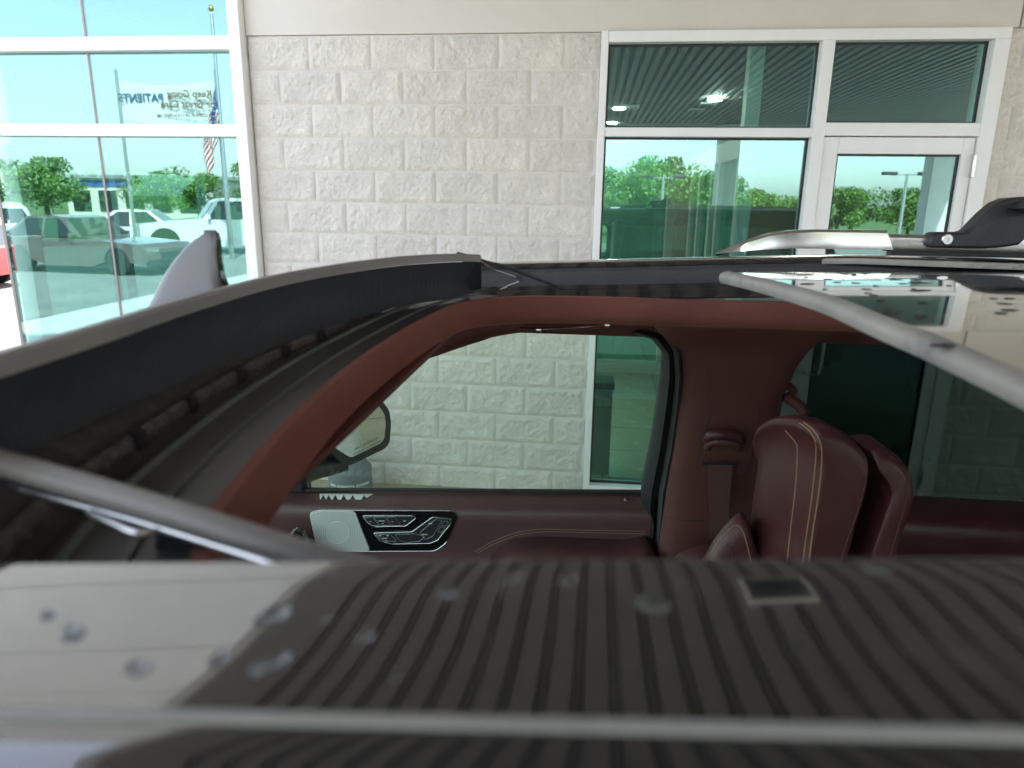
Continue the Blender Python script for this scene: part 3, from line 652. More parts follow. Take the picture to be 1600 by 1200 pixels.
for k in range(96):
    a = 2*pi*k/96
    for r_ in [19+2.6*i for i in range(22)]:
        aa = a + r_*.011; x, y = 528+r_*cos(aa)*1.06, 832+r_*sin(aa)
        if inpoly(x, y, gpts) and inpoly(x+2, y+2, gpts) and inpoly(x-2, y-2, gpts):
            p = P(x, y, yg); s = .0006; mb.add([p+Vector((-s, 0, -s)), p+Vector((s, 0, -s)), p+Vector((s, 0, s)), p+Vector((-s, 0, s))], [(0, 1, 2, 3)])
for rr in range(1, 8):
    for k in range(6*rr):
        a = 2*pi*k/(6*rr); x, y = 528+rr*2.3*cos(a), 832+rr*2.3*sin(a); p = P(x, y, yg); s = .00055
        mb.add([p+Vector((-s, 0, -s)), p+Vector((s, 0, -s)), p+Vector((s, 0, s)), p+Vector((-s, 0, s))], [(0, 1, 2, 3)])
tag(mb.build('perforation', M_grille2, gr), kind='stuff')
outline('grille_ring', M_grille, [(528+17.5*cos(k*pi/16)*1.04, 832+17.5*sin(k*pi/16)) for k in range(32)], gr, yg, .0007)
def switch(pts, y, keys):
    s = plate('switch_bank', M_key, rounded(pts, 3), dpan, y, .003)
    outline('chrome_rim', M_chrome, rounded(pts, 3), s, y-.0028, .0011)
    for kp in keys: outline('key_edge', M_satin, rounded(kp, 2), s, y-.0032, .0004)
    return s
s1 = switch([(566, 806), (646, 806), (651, 809), (634, 822), (584, 823), (573, 816)], YD-.0015, [[(568, 809), (582, 808), (592, 821), (580, 821)], [(584, 808), (602, 808), (610, 821), (594, 821)], [(604, 808), (618, 808), (626, 821), (612, 821)]])
for x, y, w_ in ((579, 815, 1.2), (596, 814, 5), (598, 818, 1.5), (613, 815, 1.2), (632, 814, 1.8)): plate('key_mark', M_mark, [(x-w_, y-.6), (x+w_, y-.6), (x+w_, y+.6), (x-w_, y+.6)], s1, YD-.0045, .0003, 0)
s2 = switch([(583, 833), (644, 831), (676, 808), (706, 811), (704, 819), (684, 844), (672, 849), (612, 850), (594, 845)], YD-.0015, [[(617, 835), (648, 834), (664, 838), (655, 846), (634, 848), (622, 843)], [(656, 832), (680, 812), (691, 813), (676, 838), (664, 843)], [(693, 814), (701, 815), (697, 822), (690, 821)], [(688, 823), (696, 824), (691, 832), (684, 831)], [(587, 836), (610, 835), (620, 846), (600, 845)]])
for x, y, w_ in ((594, 837, 2), (606, 837, 2), (601, 841, 4), (604, 845, 1.5), (672, 818, 3), (663, 835, 5)): plate('key_mark', M_mark, [(x-w_, y-.6), (x+w_, y-.6), (x+w_, y+.6), (x-w_, y+.6)], s2, YD-.0045, .0003, 0)
fd = onto([dpan], .0012)
# sawtooth tweeter slot on the ledge
tw = [fd(a, b) for a, b in ((499, 771), (584, 771.5), (574, 777), (567, 780.5), (500, 780.5))]
tws = MB().prism(tw, (0, .003, -.003)).build('tweeter_slot', M_grille, dpan)
fd2 = onto([dpan], .0022)
for x in (505, 513.5, 524, 537, 551, 569): MB().prism([fd2(x-4, 780.3), fd2(x, 773.5), fd2(x+4, 780.3)], (0, .002, -.002)).build('slot_tooth', M_rubber, tws)
stitch('stitching', fd, [(742, 862), (770, 846), (805, 833), (845, 827), (900, 828), (1008, 830)], dpan, 2.2, .25, .00055)
stitch('stitching', fd, [(746, 864), (774, 849), (810, 836), (850, 831), (900, 832), (1008, 834)], dpan, 2.2, .25, .00055)
p = fd(979, 781); lathe([(.006, -.004), (.0062, .002), (.005, .005), (.001, .006)], p, 16).build('lock_knob', M_leather, dpan, 50)
MB().tube([p+Vector((.0065*cos(k*pi/8), .0065*sin(k*pi/8), .001)) for k in range(17)], .0007, 5).build('knob_ring', M_chrome, dpan, 60)
# armrest
def pillow(name, m, prof, layers, parent, smooth=70, axis='y'):
    """prof: (x,z) outline; layers: (y, scale, dx, dz)"""
    cx = sum(a for a, b in prof)/len(prof); cz = sum(b for a, b in prof)/len(prof)
    rings = [[(cx+(a-cx)*s+dx, y, cz+(b-cz)*s+dz) for a, b in prof] for y, s, dx, dz in layers]
    return MB().loft(rings).build(name, m, parent, smooth)
ar = [(-.21, 1.19), (-.196, 1.222), (-.172, 1.247), (-.14, 1.262), (-.09, 1.268), (0, 1.271), (.1, 1.274), (.162, 1.276), (.166, 1.12), (-.2, 1.10)]
ar = [(p.x, p.y) for p in smooth_path([(a, b, 0) for a, b in ar], 3, True)]
pillow('armrest', M_leather, ar, [(1.372, .86, .0, -.004), (1.376, .94, 0, 0), (1.385, .98, 0, 0), (1.40, 1, 0, .002), (1.44, 1, 0, .002), (1.50, 1, 0, -.004)], dpan)
# ---- B-pillar
rowsY = [495, 512, 530, 548, 572, 620, 700, 800, 890]
Lx = [1020, 1026, 1044, 1058, 1065, 1065, 1055, 1040, 1026]; Rx = [1345, 1312, 1283, 1262, 1243, 1222, 1206, 1190, 1180]
Yp = [1.21, 1.30, 1.36, 1.385, 1.392, 1.40, 1.412, 1.425, 1.432]
rows = []
for yy, a, b, Y in zip(rowsY, Lx, Rx, Yp):
    r = [P(a-3, yy, Y+.035), P(a, yy, Y+.012)]
    for k in range(1, 8):
        t = k/8; r.append(P(a+(b-a)*t, yy, Y - .016*sin(pi*t)**.6))
    r += [P(b, yy, Y+.014), P(b+2, yy, Y+.04)]
    rows.append(r)
bpl = sheet('pillar_panel', M_pillar, rows, smooth=70, thick=.001, off=0)
fb = onto([bpl], .001)
ins = [fb(*q) for q in rounded([(1105, 628), (1186, 630), (1180, 690), (1162, 743), (1085, 742), (1094, 690)], 8)]
MB().prism(ins, (0, .004, 0)).build('height_panel', M_leather2, bpl)
MB().tube(ins+[ins[0]], .0008, 5, False).build('panel_edge', M_pillar, bpl, 60)
fb3 = onto([bpl], .012)
kp = [(P(1106, 690, 1.372)), P(1112, 680, 1.36), P(1132, 679, 1.355), P(1150, 682, 1.36), P(1157, 692, 1.372)]
MB().tube(smooth_path(kp, 5), [.006]+[.011]*19+[.006], 10, True, 1.0).build('belt_guide', M_leather, bpl, 60)
MB().tube(smooth_path([k+Vector((0, .002, -.016)) for k in kp], 5), [.005]+[.008]*19+[.005], 10).build('belt_guide', M_leather2, bpl, 60)
MB().tube([P(1119, 682, 1.348), P(1120, 690, 1.344), P(1123, 698, 1.348)], .0006, 5).build('guide_seam', M_rubber, bpl)
MB().tube([P(1098, 726, 1.372), P(1120, 727, 1.366), P(1151, 727, 1.372)], .0035, 8).build('guide_bar', M_rubber, bpl, 60)
MB().loft([[P(1106, 726, 1.362), P(1144, 727, 1.362), P(1144, 727, 1.3645), P(1106, 726, 1.3645)], [P(1107, 780, 1.352), P(1140, 780, 1.352), P(1140, 780, 1.3545), P(1107, 780, 1.3545)], [P(1110, 890, 1.33), P(1136, 890, 1.33), P(1136, 890, 1.3325), P(1110, 890, 1.3325)]]).build('seat_belt', M_belt, bpl, 60)
stitch('trim_seam', fb, [(1030, 804), (1060, 812), (1100, 814), (1185, 815)], bpl, 3, 0, .0006, M_rubber)
# strap behind the pillar
MB().tube(smooth_path([P(1226, 598, 1.45), P(1240, 612, 1.44), P(1228, 622, 1.43), P(1238, 626, 1.42), (P(1256, 645, 1.40)), P(1256, 690, 1.40)], 5), [.008]*12+[.011]*14, 10).build('assist_strap', M_pillar, bpl, 60)
# ---- far rear door: privacy glass
GR = [(1205, 520), (1610, 500), (1900, 520), (1900, 800), (1190, 795)]
rd = sheet('rear_door', M_leather, [[(x, y, 1.372+dz) for y, dz in SECD] for x in xspan(.33, 1.55, 12)], smooth=60, thick=.012, off=1)
MB().prism([(.33, 1.445, 1.76), (1.5, 1.445, 1.76), (1.55, 1.60, 1.36), (.30, 1.60, 1.36)], GN*.004).build('window_glass', M_privacy, rd)
box('interior_handle', M_chrome, rd, .62, .70, 1.455, 1.462, 1.17, 1.18, .003)
# ---- seats
def mkseat(dy, parent):
    seat = empty('seat', (.35, 1.07+dy, .9)); seat.parent = parent; seat.matrix_parent_inverse = parent.matrix_world.inverted()
    V = lambda px, py, Y: (lambda p: (p.x, p.z))(P(px, py, Y))
    hp = [V(1250, 905, 1.0), V(1259, 850, 1.0), V(1268, 780, 1.0), V(1277, 725, 1.0), V(1274, 696, 1.0), V(1268, 680, 1.0), V(1277, 668, 1.0), V(1305, 670, 1.0), V(1338, 690, 1.0), V(1356, 720, 1.0), V(1354, 760, 1.0), V(1338, 815, 1.0), V(1308, 905, 1.0)]
    hp = [(p.x, p.y) for p in smooth_path([(a, b, 0) for a, b in hp], 4, True)]
    hd = pillow('headrest', M_leather, hp, [(y_+dy, s_, dx_, dz_) for y_, s_, dx_, dz_ in ((.991, .62, .004, 0), (.9915, .80, .003, 0), (.994, .91, .002, 0), (.999, .965, .001, 0), (1.008, 1, -.001, 0), (1.022, 1.01, -.006, .001), (1.04, 1.02, -.012, 0), (1.065, 1.03, -.021, -.006), (1.095, 1.03, -.030, -.017), (1.125, 1.02, -.037, -.032), (1.155, 1.0, -.040, -.052), (1.185, .96, -.037, -.075), (1.21, .90, -.028, -.097), (1.228, .8, -.016, -.115), (1.236, .6, -.006, -.125))], seat)
    rp = [V(1350, 905, 1.005), V(1374, 820, 1.005), V(1390, 770, 1.005), V(1383, 735, 1.005), V(1362, 708, 1.005), V(1385, 703, 1.005), V(1412, 722, 1.005), V(1428, 755, 1.005), V(1428, 785, 1.005), V(1412, 830, 1.005), V(1388, 905, 1.005)]
    rp = [(p.x, p.y) for p in smooth_path([(a, b, 0) for a, b in rp], 4, True)]
    sh = pillow('headrest_shell', M_leather, rp, [(.998+dy, .7, 0, 0), (1.0+dy, .88, 0, 0), (1.006+dy, .97, 0, 0), (1.015+dy, 1, 0, 0), (1.08+dy, 1.02, 0, -.004), (1.15+dy, 1.0, 0, -.03), (1.2+dy, .85, 0, -.06)], seat)
    wp = [V(1075, 930, 1.1), V(1098, 880, 1.1), V(1122, 840, 1.1), V(1150, 810, 1.1), V(1166, 812, 1.1), V(1180, 850, 1.1), V(1200, 905, 1.1), V(1210, 940, 1.1)]
    wp = [(p.x, p.y) for p in smooth_path([(a, b, 0) for a, b in wp], 4, True)]
    wg = pillow('shoulder_wing', M_leather, wp, [(1.086+dy, .6, .004, -.008), (1.088+dy, .8, .003, -.005), (1.093+dy, .92, .002, -.002), (1.105+dy, 1, 0, 0), (1.13+dy, 1.0, .006, -.006), (1.16+dy, .95, .014, -.02), (1.19+dy, .8, .02, -.04)], seat)
    bk = [(.26, 1.37), (.19, 1.32), (.13, 1.15), (.06, .85), (.16, .80), (.26, .82), (.33, 1.15), (.38, 1.30), (.36, 1.38)]
    bk = [(p.x, p.y) for p in smooth_path([(a, b, 0) for a, b in bk], 3, True)]
    pillow('backrest', M_leather, bk, [(.80+dy, .85, 0, 0), (.815+dy, .97, 0, 0), (.84+dy, 1.02, -.02, 0), (.92+dy, 1, 0, 0), (1.07+dy, .98, .01, 0), (1.20+dy, 1, 0, 0), (1.29+dy, 1.02, -.02, 0), (1.32+dy, .97, 0, 0), (1.335+dy, .85, 0, 0)], seat)
    ch = [(-.42, .72), (-.45, .80), (-.40, .86), (-.1, .84), (.15, .82), (.2, .7), (0, .55), (-.3, .58)]
    ch = [(p.x, p.y) for p in smooth_path([(a, b, 0) for a, b in ch], 3, True)]
    pillow('seat_cushion', M_leather, ch, [(.80+dy, .88, 0, 0), (.82+dy, 1, 0, .01), (.9+dy, 1, 0, 0), (1.24+dy, 1, 0, 0), (1.31+dy, 1, 0, .01), (1.335+dy, .88, 0, 0)], seat)
    if dy == 0:
        fh = onto([hd], .0008)
        for pts in ([(1227, 673), (1242, 690), (1246, 705), (1243, 760), (1236, 820), (1228, 895)], [(1249, 661), (1266, 675), (1275, 700), (1270, 765), (1261, 830), (1252, 895)], [(1256, 660), (1275, 677), (1284, 705), (1280, 765), (1270, 830), (1262, 895)]):
            stitch('stitching', fh, pts, hd, 3.4, .35, .0009)
        stitch('piping', fh, [(1345, 702), (1354, 722), (1352, 755), (1338, 805), (1322, 850), (1310, 890)], hd, 3, 0, .0009, M_leather2)
        fs = onto([sh], .0008); stitch('piping', fs, [(1392, 712), (1412, 735), (1419, 765), (1408, 810), (1384, 890)], sh, 3, 0, .0009, M_leather2)
        fw = onto([wg], .0008)
        stitch('stitching', fw, [(1102, 880), (1124, 845), (1146, 822), (1158, 826), (1167, 850), (1176, 890)], wg, 2.6, .3, .0008)
        stitch('piping', fw, [(1135, 850), (1142, 862), (1146, 890)], wg, 2.6, 0, .0012, M_leather2)
    return seat
mkseat(0, suv)
mkseat(-.80, suv)
# second-row seats, dash, floor: what fills the cabin
rsb = [(1.25, 1.45), (1.16, 1.30), (1.08, .85), (1.2, .8), (1.32, .95), (1.36, 1.42)]
rsb = [(p.x, p.y) for p in smooth_path([(a, b, 0) for a, b in rsb], 3, True)]
for y in (.05, .75):
    pillow('rear_backrest', M_leather, rsb, [(y, .85, 0, 0), (y+.02, 1, 0, 0), (y+.5, 1, 0, 0), (y+.52, .85, 0, 0)], suv)
    box('rear_cushion', M_leather, suv, .68, 1.15, y, y+.52, .62, .84, .04)
dsh = [(-1.35, 1.20), (-.95, 1.255), (-.78, 1.245), (-.70, 1.20), (-.66, 1.08), (-.72, .90), (-.8, .7), (-1.3, .7)]
dsh = [(p.x, p.y) for p in smooth_path([(a, b, 0) for a, b in dsh], 3, True)]
da = pillow('dashboard', M_leather2, dsh, [(-.12, .95, 0, 0), (-.08, 1, 0, 0), (1.38, 1, 0, 0), (1.44, .97, 0, -.01), (1.47, .9, 0, -.02)], suv)
vt = [P(a, b, 1.46) for a, b in ((445, 850), (463, 822), (477, 828), (487, 850), (484, 868), (440, 868))]
va = MB().prism(vt, (0, -.014, 0)).build('side_vent', M_piano, da, bevel=.002)
va_y = 1.444
for pts in ([(449, 850), (464, 825)], [(464, 834), (478, 842), (484, 858)], [(455, 852), (466, 838)]):
    MB().tube([P(a, b, va_y) for a, b in pts], .0014, 6).build('vent_trim', M_chrome, va)
box('cabin_floor', M_plastic, suv, -1.3, 2.3, -.2, 1.55, .42, .5)
box('centre_console', M_leather2, suv, -.7, .35, .57, .77, .5, .98, .03)
# ---- passenger mirror
MC = Vector((-.640, 1.79, 1.41)); MN = Vector((.834, -.551, .004)).normalized()
def PM(px, py): return PP(px, py, MC, MN)
outer = rounded([(500, 690), (540, 632), (578, 618), (592, 622), (606, 640), (609, 660), (607, 690), (600, 700), (544, 727), (530, 722)], 6)
inner = rounded([(508, 690), (545, 640), (577, 628), (588, 632), (598, 646), (600, 661), (598, 684), (592, 692), (546, 714), (538, 710)], 5)
om = [PM(*q) for q in outer]; back = Vector((-.10, .05, 0))
cen = sum(om, Vector())/len(om)
rings = [om, [p+MN*.006 for p in om], [p - MN*.03+ (p-cen)*.02 for p in om], [cen+(p-cen)*.92 - MN*.07 for p in om], [cen+(p-cen)*.6 - MN*.10 for p in om]]
mirror = MB().loft([rings[1], rings[0], rings[2], rings[3], rings[4]]).build('door_mirror', M_plastic, suv, 45)
mg = [PM(*q)+MN*.0065 for q in inner]
MB().prism(mg, MN*.0012).build('mirror_glass', M_mirror, mirror)
ax = (PM(600, 684)-PM(545, 712)).normalized()
for k, s in enumerate(('OBJECTS IN MIRROR ARE', 'CLOSER THAN THEY APPEAR')):
    c = PM(570+k*1.5, 692+k*6.5)+MN*.0079
    text_mesh('lettering', s, .0078, mat('etched_mark', (.12, .14, .14), .6), mirror, frame_mtx(c, ax, Vector((0, 0, 1))), .0002)
MB().tube(smooth_path([tuple(P(540, 722, 1.80)), tuple(P(505, 728, 1.76)), tuple(P(480, 735, 1.69)), tuple(P(455, 745, 1.58))], 5), [.03, .032, .034, .036]+[.038]*12, 12, True, .8).build('mirror_arm', M_plastic, mirror, 60)
# ---- outer body: sides with wheel arches, bonnet, screens, tail, wheels
def arch(xc, z0, r, n=12): return [(xc - r*cos(pi*k/n), z0 + r*sin(pi*k/n)) for k in range(n+1)]
body = [(-2.72, .45), (-2.74, .8), (-2.68, 1.05), (-2.5, 1.14), (-1.35, 1.205), (-.80, 1.272), (.2, 1.312), (1.6, 1.352), (2.35, 1.375), (2.52, 1.30), (2.58, .9), (2.56, .45)] + [(2.3, .38)] + arch(1.72, .40, .43)[::-1] + [(1.25, .32), (-1.2, .32)] + arch(-1.72, .40, .43)[::-1] + [(-2.2, .38)]
for sg, y0 in ((1, 1.605), (-1, 2*YC-1.605)):
    MB().prism([(x, y0, z) for x, z in body], (0, sg*.075, 0)).build('body_side', M_white, suv, bevel=.02, seg=3)
    MB().prism([(x, y0+sg*.076, z) for x, z in ((-1.2, .34), (1.2, .34), (1.2, .42), (-1.2, .42))], (0, sg*.03, 0)).build('running_board', M_plastic, suv)
    for xh in (.02, 1.05):
        MB().tube([(xh, y0+sg*.095, 1.17), (xh+.2, y0+sg*.095, 1.18)], .013, 8).build('door_handle', M_chrome, suv, 60)
    for xs in (-.72, .26, 1.30):
        MB().box(xs, xs+.006, y0+sg*.074, y0+sg*.0765, .45, 1.30).build('door_gap', M_rubber, suv)
for sg in (1, -1):
    Y = lambda y: y if sg > 0 else 2*YC-y
    MB().tube([(-.66, Y(1.40), 1.765), (-1.1, Y(1.49), 1.49), (-1.5, Y(1.56), 1.215)], .045, 10).build('front_pillar', M_white, suv, 60)
    for a, b in (((.24, 1.455, 1.79), (.24, 1.62, 1.33)), ((1.5, 1.455, 1.79), (1.52, 1.62, 1.36)), ((2.3, 1.44, 1.79), (2.45, 1.62, 1.38))):
        MB().tube([(a[0], Y(a[1]), a[2]), (b[0], Y(b[1]), b[2])], .05, 10).build('outer_pillar', M_black, suv, 60)
MB().prism([(-.40, 2*YC-1.445, 1.75), (1.5, 2*YC-1.445, 1.76), (1.55, 2*YC-1.60, 1.36), (-.8, 2*YC-1.60, 1.34)], (0, -.004, 0)).build('near_window_glass', M_doorglass, suv)
sheet('near_door_panel', M_leather, [[(x, 2*YC-y, bz(x)+dz) for y, dz in SECD] for x in xspan(-.78, 1.5, 12)], smooth=60, thick=.012)
MB().prism([(1.56, 1.445, 1.76), (2.25, 1.44, 1.76), (2.4, 1.60, 1.38), (1.58, 1.60, 1.37)], GN*.004).build('quarter_glass', M_privacy, suv)
MB().prism([(-.665, -.03, 1.772), (-.665, 1.37, 1.772), (-1.52, 1.52, 1.235), (-1.52, -.18, 1.235)], (-.004, 0, .004)).build('windscreen', M_doorglass, suv)
MB().prism([(2.34, 0, 1.84), (2.34, 1.34, 1.84), (2.52, 1.5, 1.36), (2.52, -.16, 1.36)], (.004, 0, .002)).build('rear_window', M_privacy, suv)
rows = [[(x, y, z - .06*((y-YC)/.93)**2*(1 if x > -2.6 else 1.3)) for y in xspan(YC-.93, YC+.93, 12)] for x, z in ((-1.5, 1.25), (-1.9, 1.225), (-2.3, 1.18), (-2.6, 1.10), (-2.74, .95), (-2.76, .6), (-2.72, .4))]
sheet('bonnet', M_white, rows, thick=.02)
sheet('tailgate', M_white, [[(x, y, z) for y in xspan(YC-.93, YC+.93, 8)] for x, z in ((2.52, 1.37), (2.57, 1.1), (2.60, .8), (2.57, .42))], thick=.05, off=1)
sheet('underbody', M_plastic, [[(x, y, .36) for y in (-.2, 1.54)] for x in (-2.7, 2.55)], thick=.03)
box('firewall', M_plastic, suv, -1.42, -1.36, -.2, 1.54, .4, 1.2)
def wheel(name, parent, c, r, wd, sg):
    t = MB().loft([[(c[0]+q*r*cos(2*pi*k/28), c[1]+d*wd, c[2]+q*r*sin(2*pi*k/28)) for k in range(28)] for q, d in ((.66, -.48), (.92, -.5), (1, -.36), (1, .36), (.92, .5), (.66, .48))]).build(name, M_tyre, parent, 40)
    rm = MB()
    rm.loft([[(c[0]+q*r*cos(2*pi*k/28), c[1]+sg*d*wd, c[2]+q*r*sin(2*pi*k/28)) for k in range(28)] for q, d in ((.67, .44), (.62, .40), (.6, .2), (.1, .22))])
    for k in range(6):
        a = 2*pi*k/6; ca, sa = cos(a), sin(a); w1, w2 = .05, .075
        rm.loft([[(c[0]+r*(q*ca-w_*sa), c[1]+sg*d*wd, c[2]+r*(q*sa+w_*ca)) for q, w_ in ((.08, -w1), (.63, -w2), (.63, w2), (.08, w1))] for d in (.25, .43)])
    rm.build('rim', M_rim, t, 30); return t
for x in (-1.72, 1.72):
    for y, sg in ((1.56, 1), (2*YC-1.56, -1)): wheel('wheel', suv, (x, y, .405), .405, .27, sg)
# ================================================================== WHAT THE GLASS REFLECTS: parking lot, cars, trees, poles
def make_car(name, label, paint, loc, rz, L=4.7, Wd=1.84, Ht=1.48, style='sedan', group='cars parked across the lot'):
    root = empty(name, (0, 0, 0), label, 'car', group)
    h = Wd/2
    if style == 'sedan': gh = [(-.20, .63), (.06, .96), (.20, 1.0), (.52, .98), (.78, .66)]; belt = .63
    elif style == 'suv': gh = [(-.22, .60), (-.04, .95), (.10, 1.0), (.72, .985), (.93, .90), (.975, .60)]; belt = .60
    else: gh = [(-.20, .58), (-.02, .94), (.08, 1.0), (.38, 1.0), (.46, .95), (.48, .58)]; belt = .58
    X = lambda t: t*L/2; r = Ht*.235
    low = [(-1, .28), (-.995, .45), (-.93, .53), (-.62, .565), (-.24, .60*1.02), (.96 if style != 'sedan' else .8, .62), (.99, .56), (1, .30), (.97, .2)]
    rings = []
    for y, s, dz in ((-h, .93, -.0), (-h*1.0, .985, 0), (-h*.93, 1, .012), (-h*.5, 1.0, .03), (h*.5, 1.0, .03), (h*.93, 1, .012), (h, .985, 0), (h, .93, 0)):
        o_ = []
        for x, z in low: o_.append((X(x)*(s if abs(x) > .8 else 1), y, z*Ht + (dz*Ht*.6 if z > .4 else 0)))
        o_ += [(X(.80)+0, y, .19*Ht)]
        o_ += [(X(.60)+r*1.08*cos(pi*k/8), y, .225*Ht+r*1.08*sin(pi*k/8)*1.0) for k in range(9)]
        o_ += [(X(.25), y, .14*Ht), (X(-.3), y, .14*Ht)]
        o_ += [(X(-.62)+r*1.08*cos(pi*k/8), y, .225*Ht+r*1.08*sin(pi*k/8)) for k in range(9)] + [(X(-.97), y, .19*Ht)]
        rings.append(o_)
    b = MB().loft(rings).build('body', paint, root, 30)
    cab = []
    for y, k in ((-h*.93, 0), (-h*.78, 1), (h*.78, 1), (h*.93, 0)):
        cab.append([(X(x), (-1 if y < 0 else 1)*(h*.95 - (z-belt)/(1-belt)*h*.20) if True else y, z*Ht) for x, z in gh])
    # roof shell and pillars as paint, glass as dark panels set just proud
    MB().loft([[(X(x), sg*(h*.945-(z-belt)/(1-belt)*h*.20), z*Ht) for x, z in gh] for sg in (-1, 1)]).build('cabin', paint, root, 25)
    def gp(a, t, sg):
        x0, z0 = gh[0]; return None
    for sg in (-1, 1):
        yy = lambda z: sg*(h*.95-(z-belt)/(1-belt)*h*.20 + .006)
        zb, zt = belt+.015, .945
        x0 = gh[0][0]; x1 = gh[-1][0]; a0 = gh[1][0]; a1 = gh[-2][0]
        mid = (a0+a1)/2 if style != 'truck' else None
        segs = [((x0+.07, a0+.05), (mid-.02, mid-.02)), ((mid+.02, mid+.02), (x1-.06, a1-.02))] if mid is not None else [((x0+.07, a0+.05), (x1-.04, a1-.03))]
        for (b0, t0), (b1, t1) in segs:
            MB().prism([(X(b0), yy(zb), zb*Ht), (X(b1), yy(zb), zb*Ht), (X(t1), yy(zt), zt*Ht), (X(t0), yy(zt), zt*Ht)], (0, -sg*.01, 0)).build('side_window', M_carglass, root)
        MB().prism([(X(-.975), sg*h*.93, .47*Ht), (X(-.975), sg*h*.55, .46*Ht), (X(-.97), sg*h*.55, .405*Ht), (X(-.965), sg*h*.95, .42*Ht)], (-.07, 0, 0)).build('headlight', M_chrome, root)
        MB().prism([(X(.985), sg*h*.93, .55*Ht), (X(.985), sg*h*.68, .55*Ht), (X(.985), sg*h*.68, .44*Ht), (X(.985), sg*h*.93, .44*Ht)], (.05, 0, 0)).build('tail_light', mat('tail_red', (.4, .01, .01), .3), root)
        box('wing_mirror', paint, root, X(-.13), X(-.09), min(sg*h*.97, sg*h*1.12), max(sg*h*.97, sg*h*1.12), .62*Ht, .70*Ht, .02)
    zb, zt = gh[0][1]+.02, gh[1][1]-.01
    nrm = Vector((gh[0][1]-gh[1][1], 0, 0)); d = .012
    def scr(x0, z0, x1, z1, k):
        q = [(X(x0+(x1-x0)*.06)+k*d, s*(h*.86-(z0-belt)*h*.3), (z0+(z1-z0)*.06)*Ht+d) for s in (-1, 1)] + [(X(x0+(x1-x0)*.94)+k*d, s*(h*.66), (z0+(z1-z0)*.94)*Ht+d) for s in (1, -1)]
        MB().prism(q, (-k*.01, 0, -.008)).build('screen_glass', M_carglass, root)
    scr(*gh[0], *gh[1], -1); scr(*gh[-1], *gh[-2], 1)
    MB().prism([(X(-.998), -h*.5, .40*Ht), (X(-.998), h*.5, .40*Ht), (X(-.998), h*.45, .28*Ht), (X(-.998), -h*.45, .28*Ht)], (-.02, 0, 0)).build('front_grille', M_plastic, root)
    MB().box(X(-.999)-.02, X(-.96), -h*.94, h*.94, .15*Ht, .235*Ht).build('bumper', M_plastic, root, bevel=.02)
    for x in (-.62, .60):
        for sg in (-1, 1): wheel('wheel', root, (X(x), sg*(h-.12), r), r, .22, sg)
    root.location = loc; root.rotation_euler = (0, 0, rz)
    return root
P_silver = mat('silver_paint', (.50, .51, .52), .3, metal=.4, coat=1); P_white2 = mat('white_paint', (.80, .80, .80), .3, coat=1); P_grey = mat('graphite_paint', (.06, .065, .07), .3, metal=.3, coat=1)
P_green = mat('dark_green_paint', (.02, .05, .045), .3, coat=1); P_red = mat('red_paint', (.55, .02, .03), .3, coat=1); P_bronze = mat('bronze_paint', (.17, .13, .12), .3, metal=.4, coat=1)
make_car('parked_car', 'red hatchback parked in the sun past the glass corner of the building', P_red, (-14.60, 13.90, -.006), radians(8), 4.4, 1.8, 1.5, 'suv')
make_car('parked_car', 'bronze low sedan in the parking row facing the storefront', P_bronze, (-13.26, -8.74, -.006), radians(186), 4.8, 1.86, 1.46, 'sedan')
make_car('parked_car', 'white crossover parked beside the white pickup', P_white2, (-20.28, -13.03, -.006), radians(35), 4.6, 1.86, 1.7, 'suv')
make_car('parked_car', 'white sedan between the white crossover and the pickup', P_white2, (-16.51, -14.46, -.006), radians(-20), 4.7, 1.84, 1.5, 'sedan')
make_car('pickup_truck', 'white crew pickup truck with open bed on the asphalt lot', P_white2, (-13.52, -15.63, -.006), radians(-35), 5.6, 2.0, 1.9, 'truck')
make_car('parked_car', 'dark green SUV parked next to the white pickup truck', P_green, (-9.62, -17.58, -.006), radians(-60), 4.9, 1.95, 1.8, 'suv')
make_car('parked_car', 'graphite SUV parked beside the dark green SUV', P_grey, (-5.98, -19.66, -.006), radians(-75), 4.8, 1.95, 1.75, 'suv')
make_car('parked_car', 'silver sedan far over on the open lot to the left of the building', P_silver, (-19.50, 9.50, -.006), radians(75), 4.7, 1.84, 1.5, 'sedan')
make_car('parked_car', 'white SUV on the open lot to the left of the building', P_white2, (-20.50, 13.50, -.006), radians(80), 4.8, 1.9, 1.75, 'suv')
make_car('parked_car', 'graphite crossover on the open lot behind the red hatchback', P_grey, (-18.00, 18.00, -.006), radians(70), 4.8, 1.9, 1.7, 'suv')
# flagpole and flag
fp = empty('flagpole', (-11.5, -12.8, -.006), 'tall pale flagpole standing on the parking lot', 'flagpole')
lathe([(.09, 0), (.07, .3), (.045, 7.2), (.02, 7.25)], (-11.5, -12.8, -.006), 12).build('pole', M_satin, fp, 50)
lathe([(.0, 0), (.07, .05), (.08, .1), (.05, .17), (.0, .18)], (-11.5, -12.8, 7.24), 12).build('finial', mat('gilt', (.6, .45, .12), .3, metal=1), fp, 60)
flag = empty('flag', (-11.6, -12.8, 3.0), 'limp red white and blue striped flag hanging from the flagpole', 'flag')
M_fr = mat('flag_red', (.42, .03, .04), .8); M_fw = mat('flag_white', (.75, .74, .72), .8); M_fb = mat('flag_blue', (.04, .06, .22), .8)
def fx(u, v):   # u along the stripes (fly), v down the hoist: the cloth hangs in folds
    x = -11.56 - u*.55 - .03*sin(v*5); y = -12.8 + .10*sin(u*15+v*1.5)*min(1, u*3+.1); z = 5.2 - v*1.15 - u*1.75 + .03*sin(u*9)
    return Vector((x, y, z))
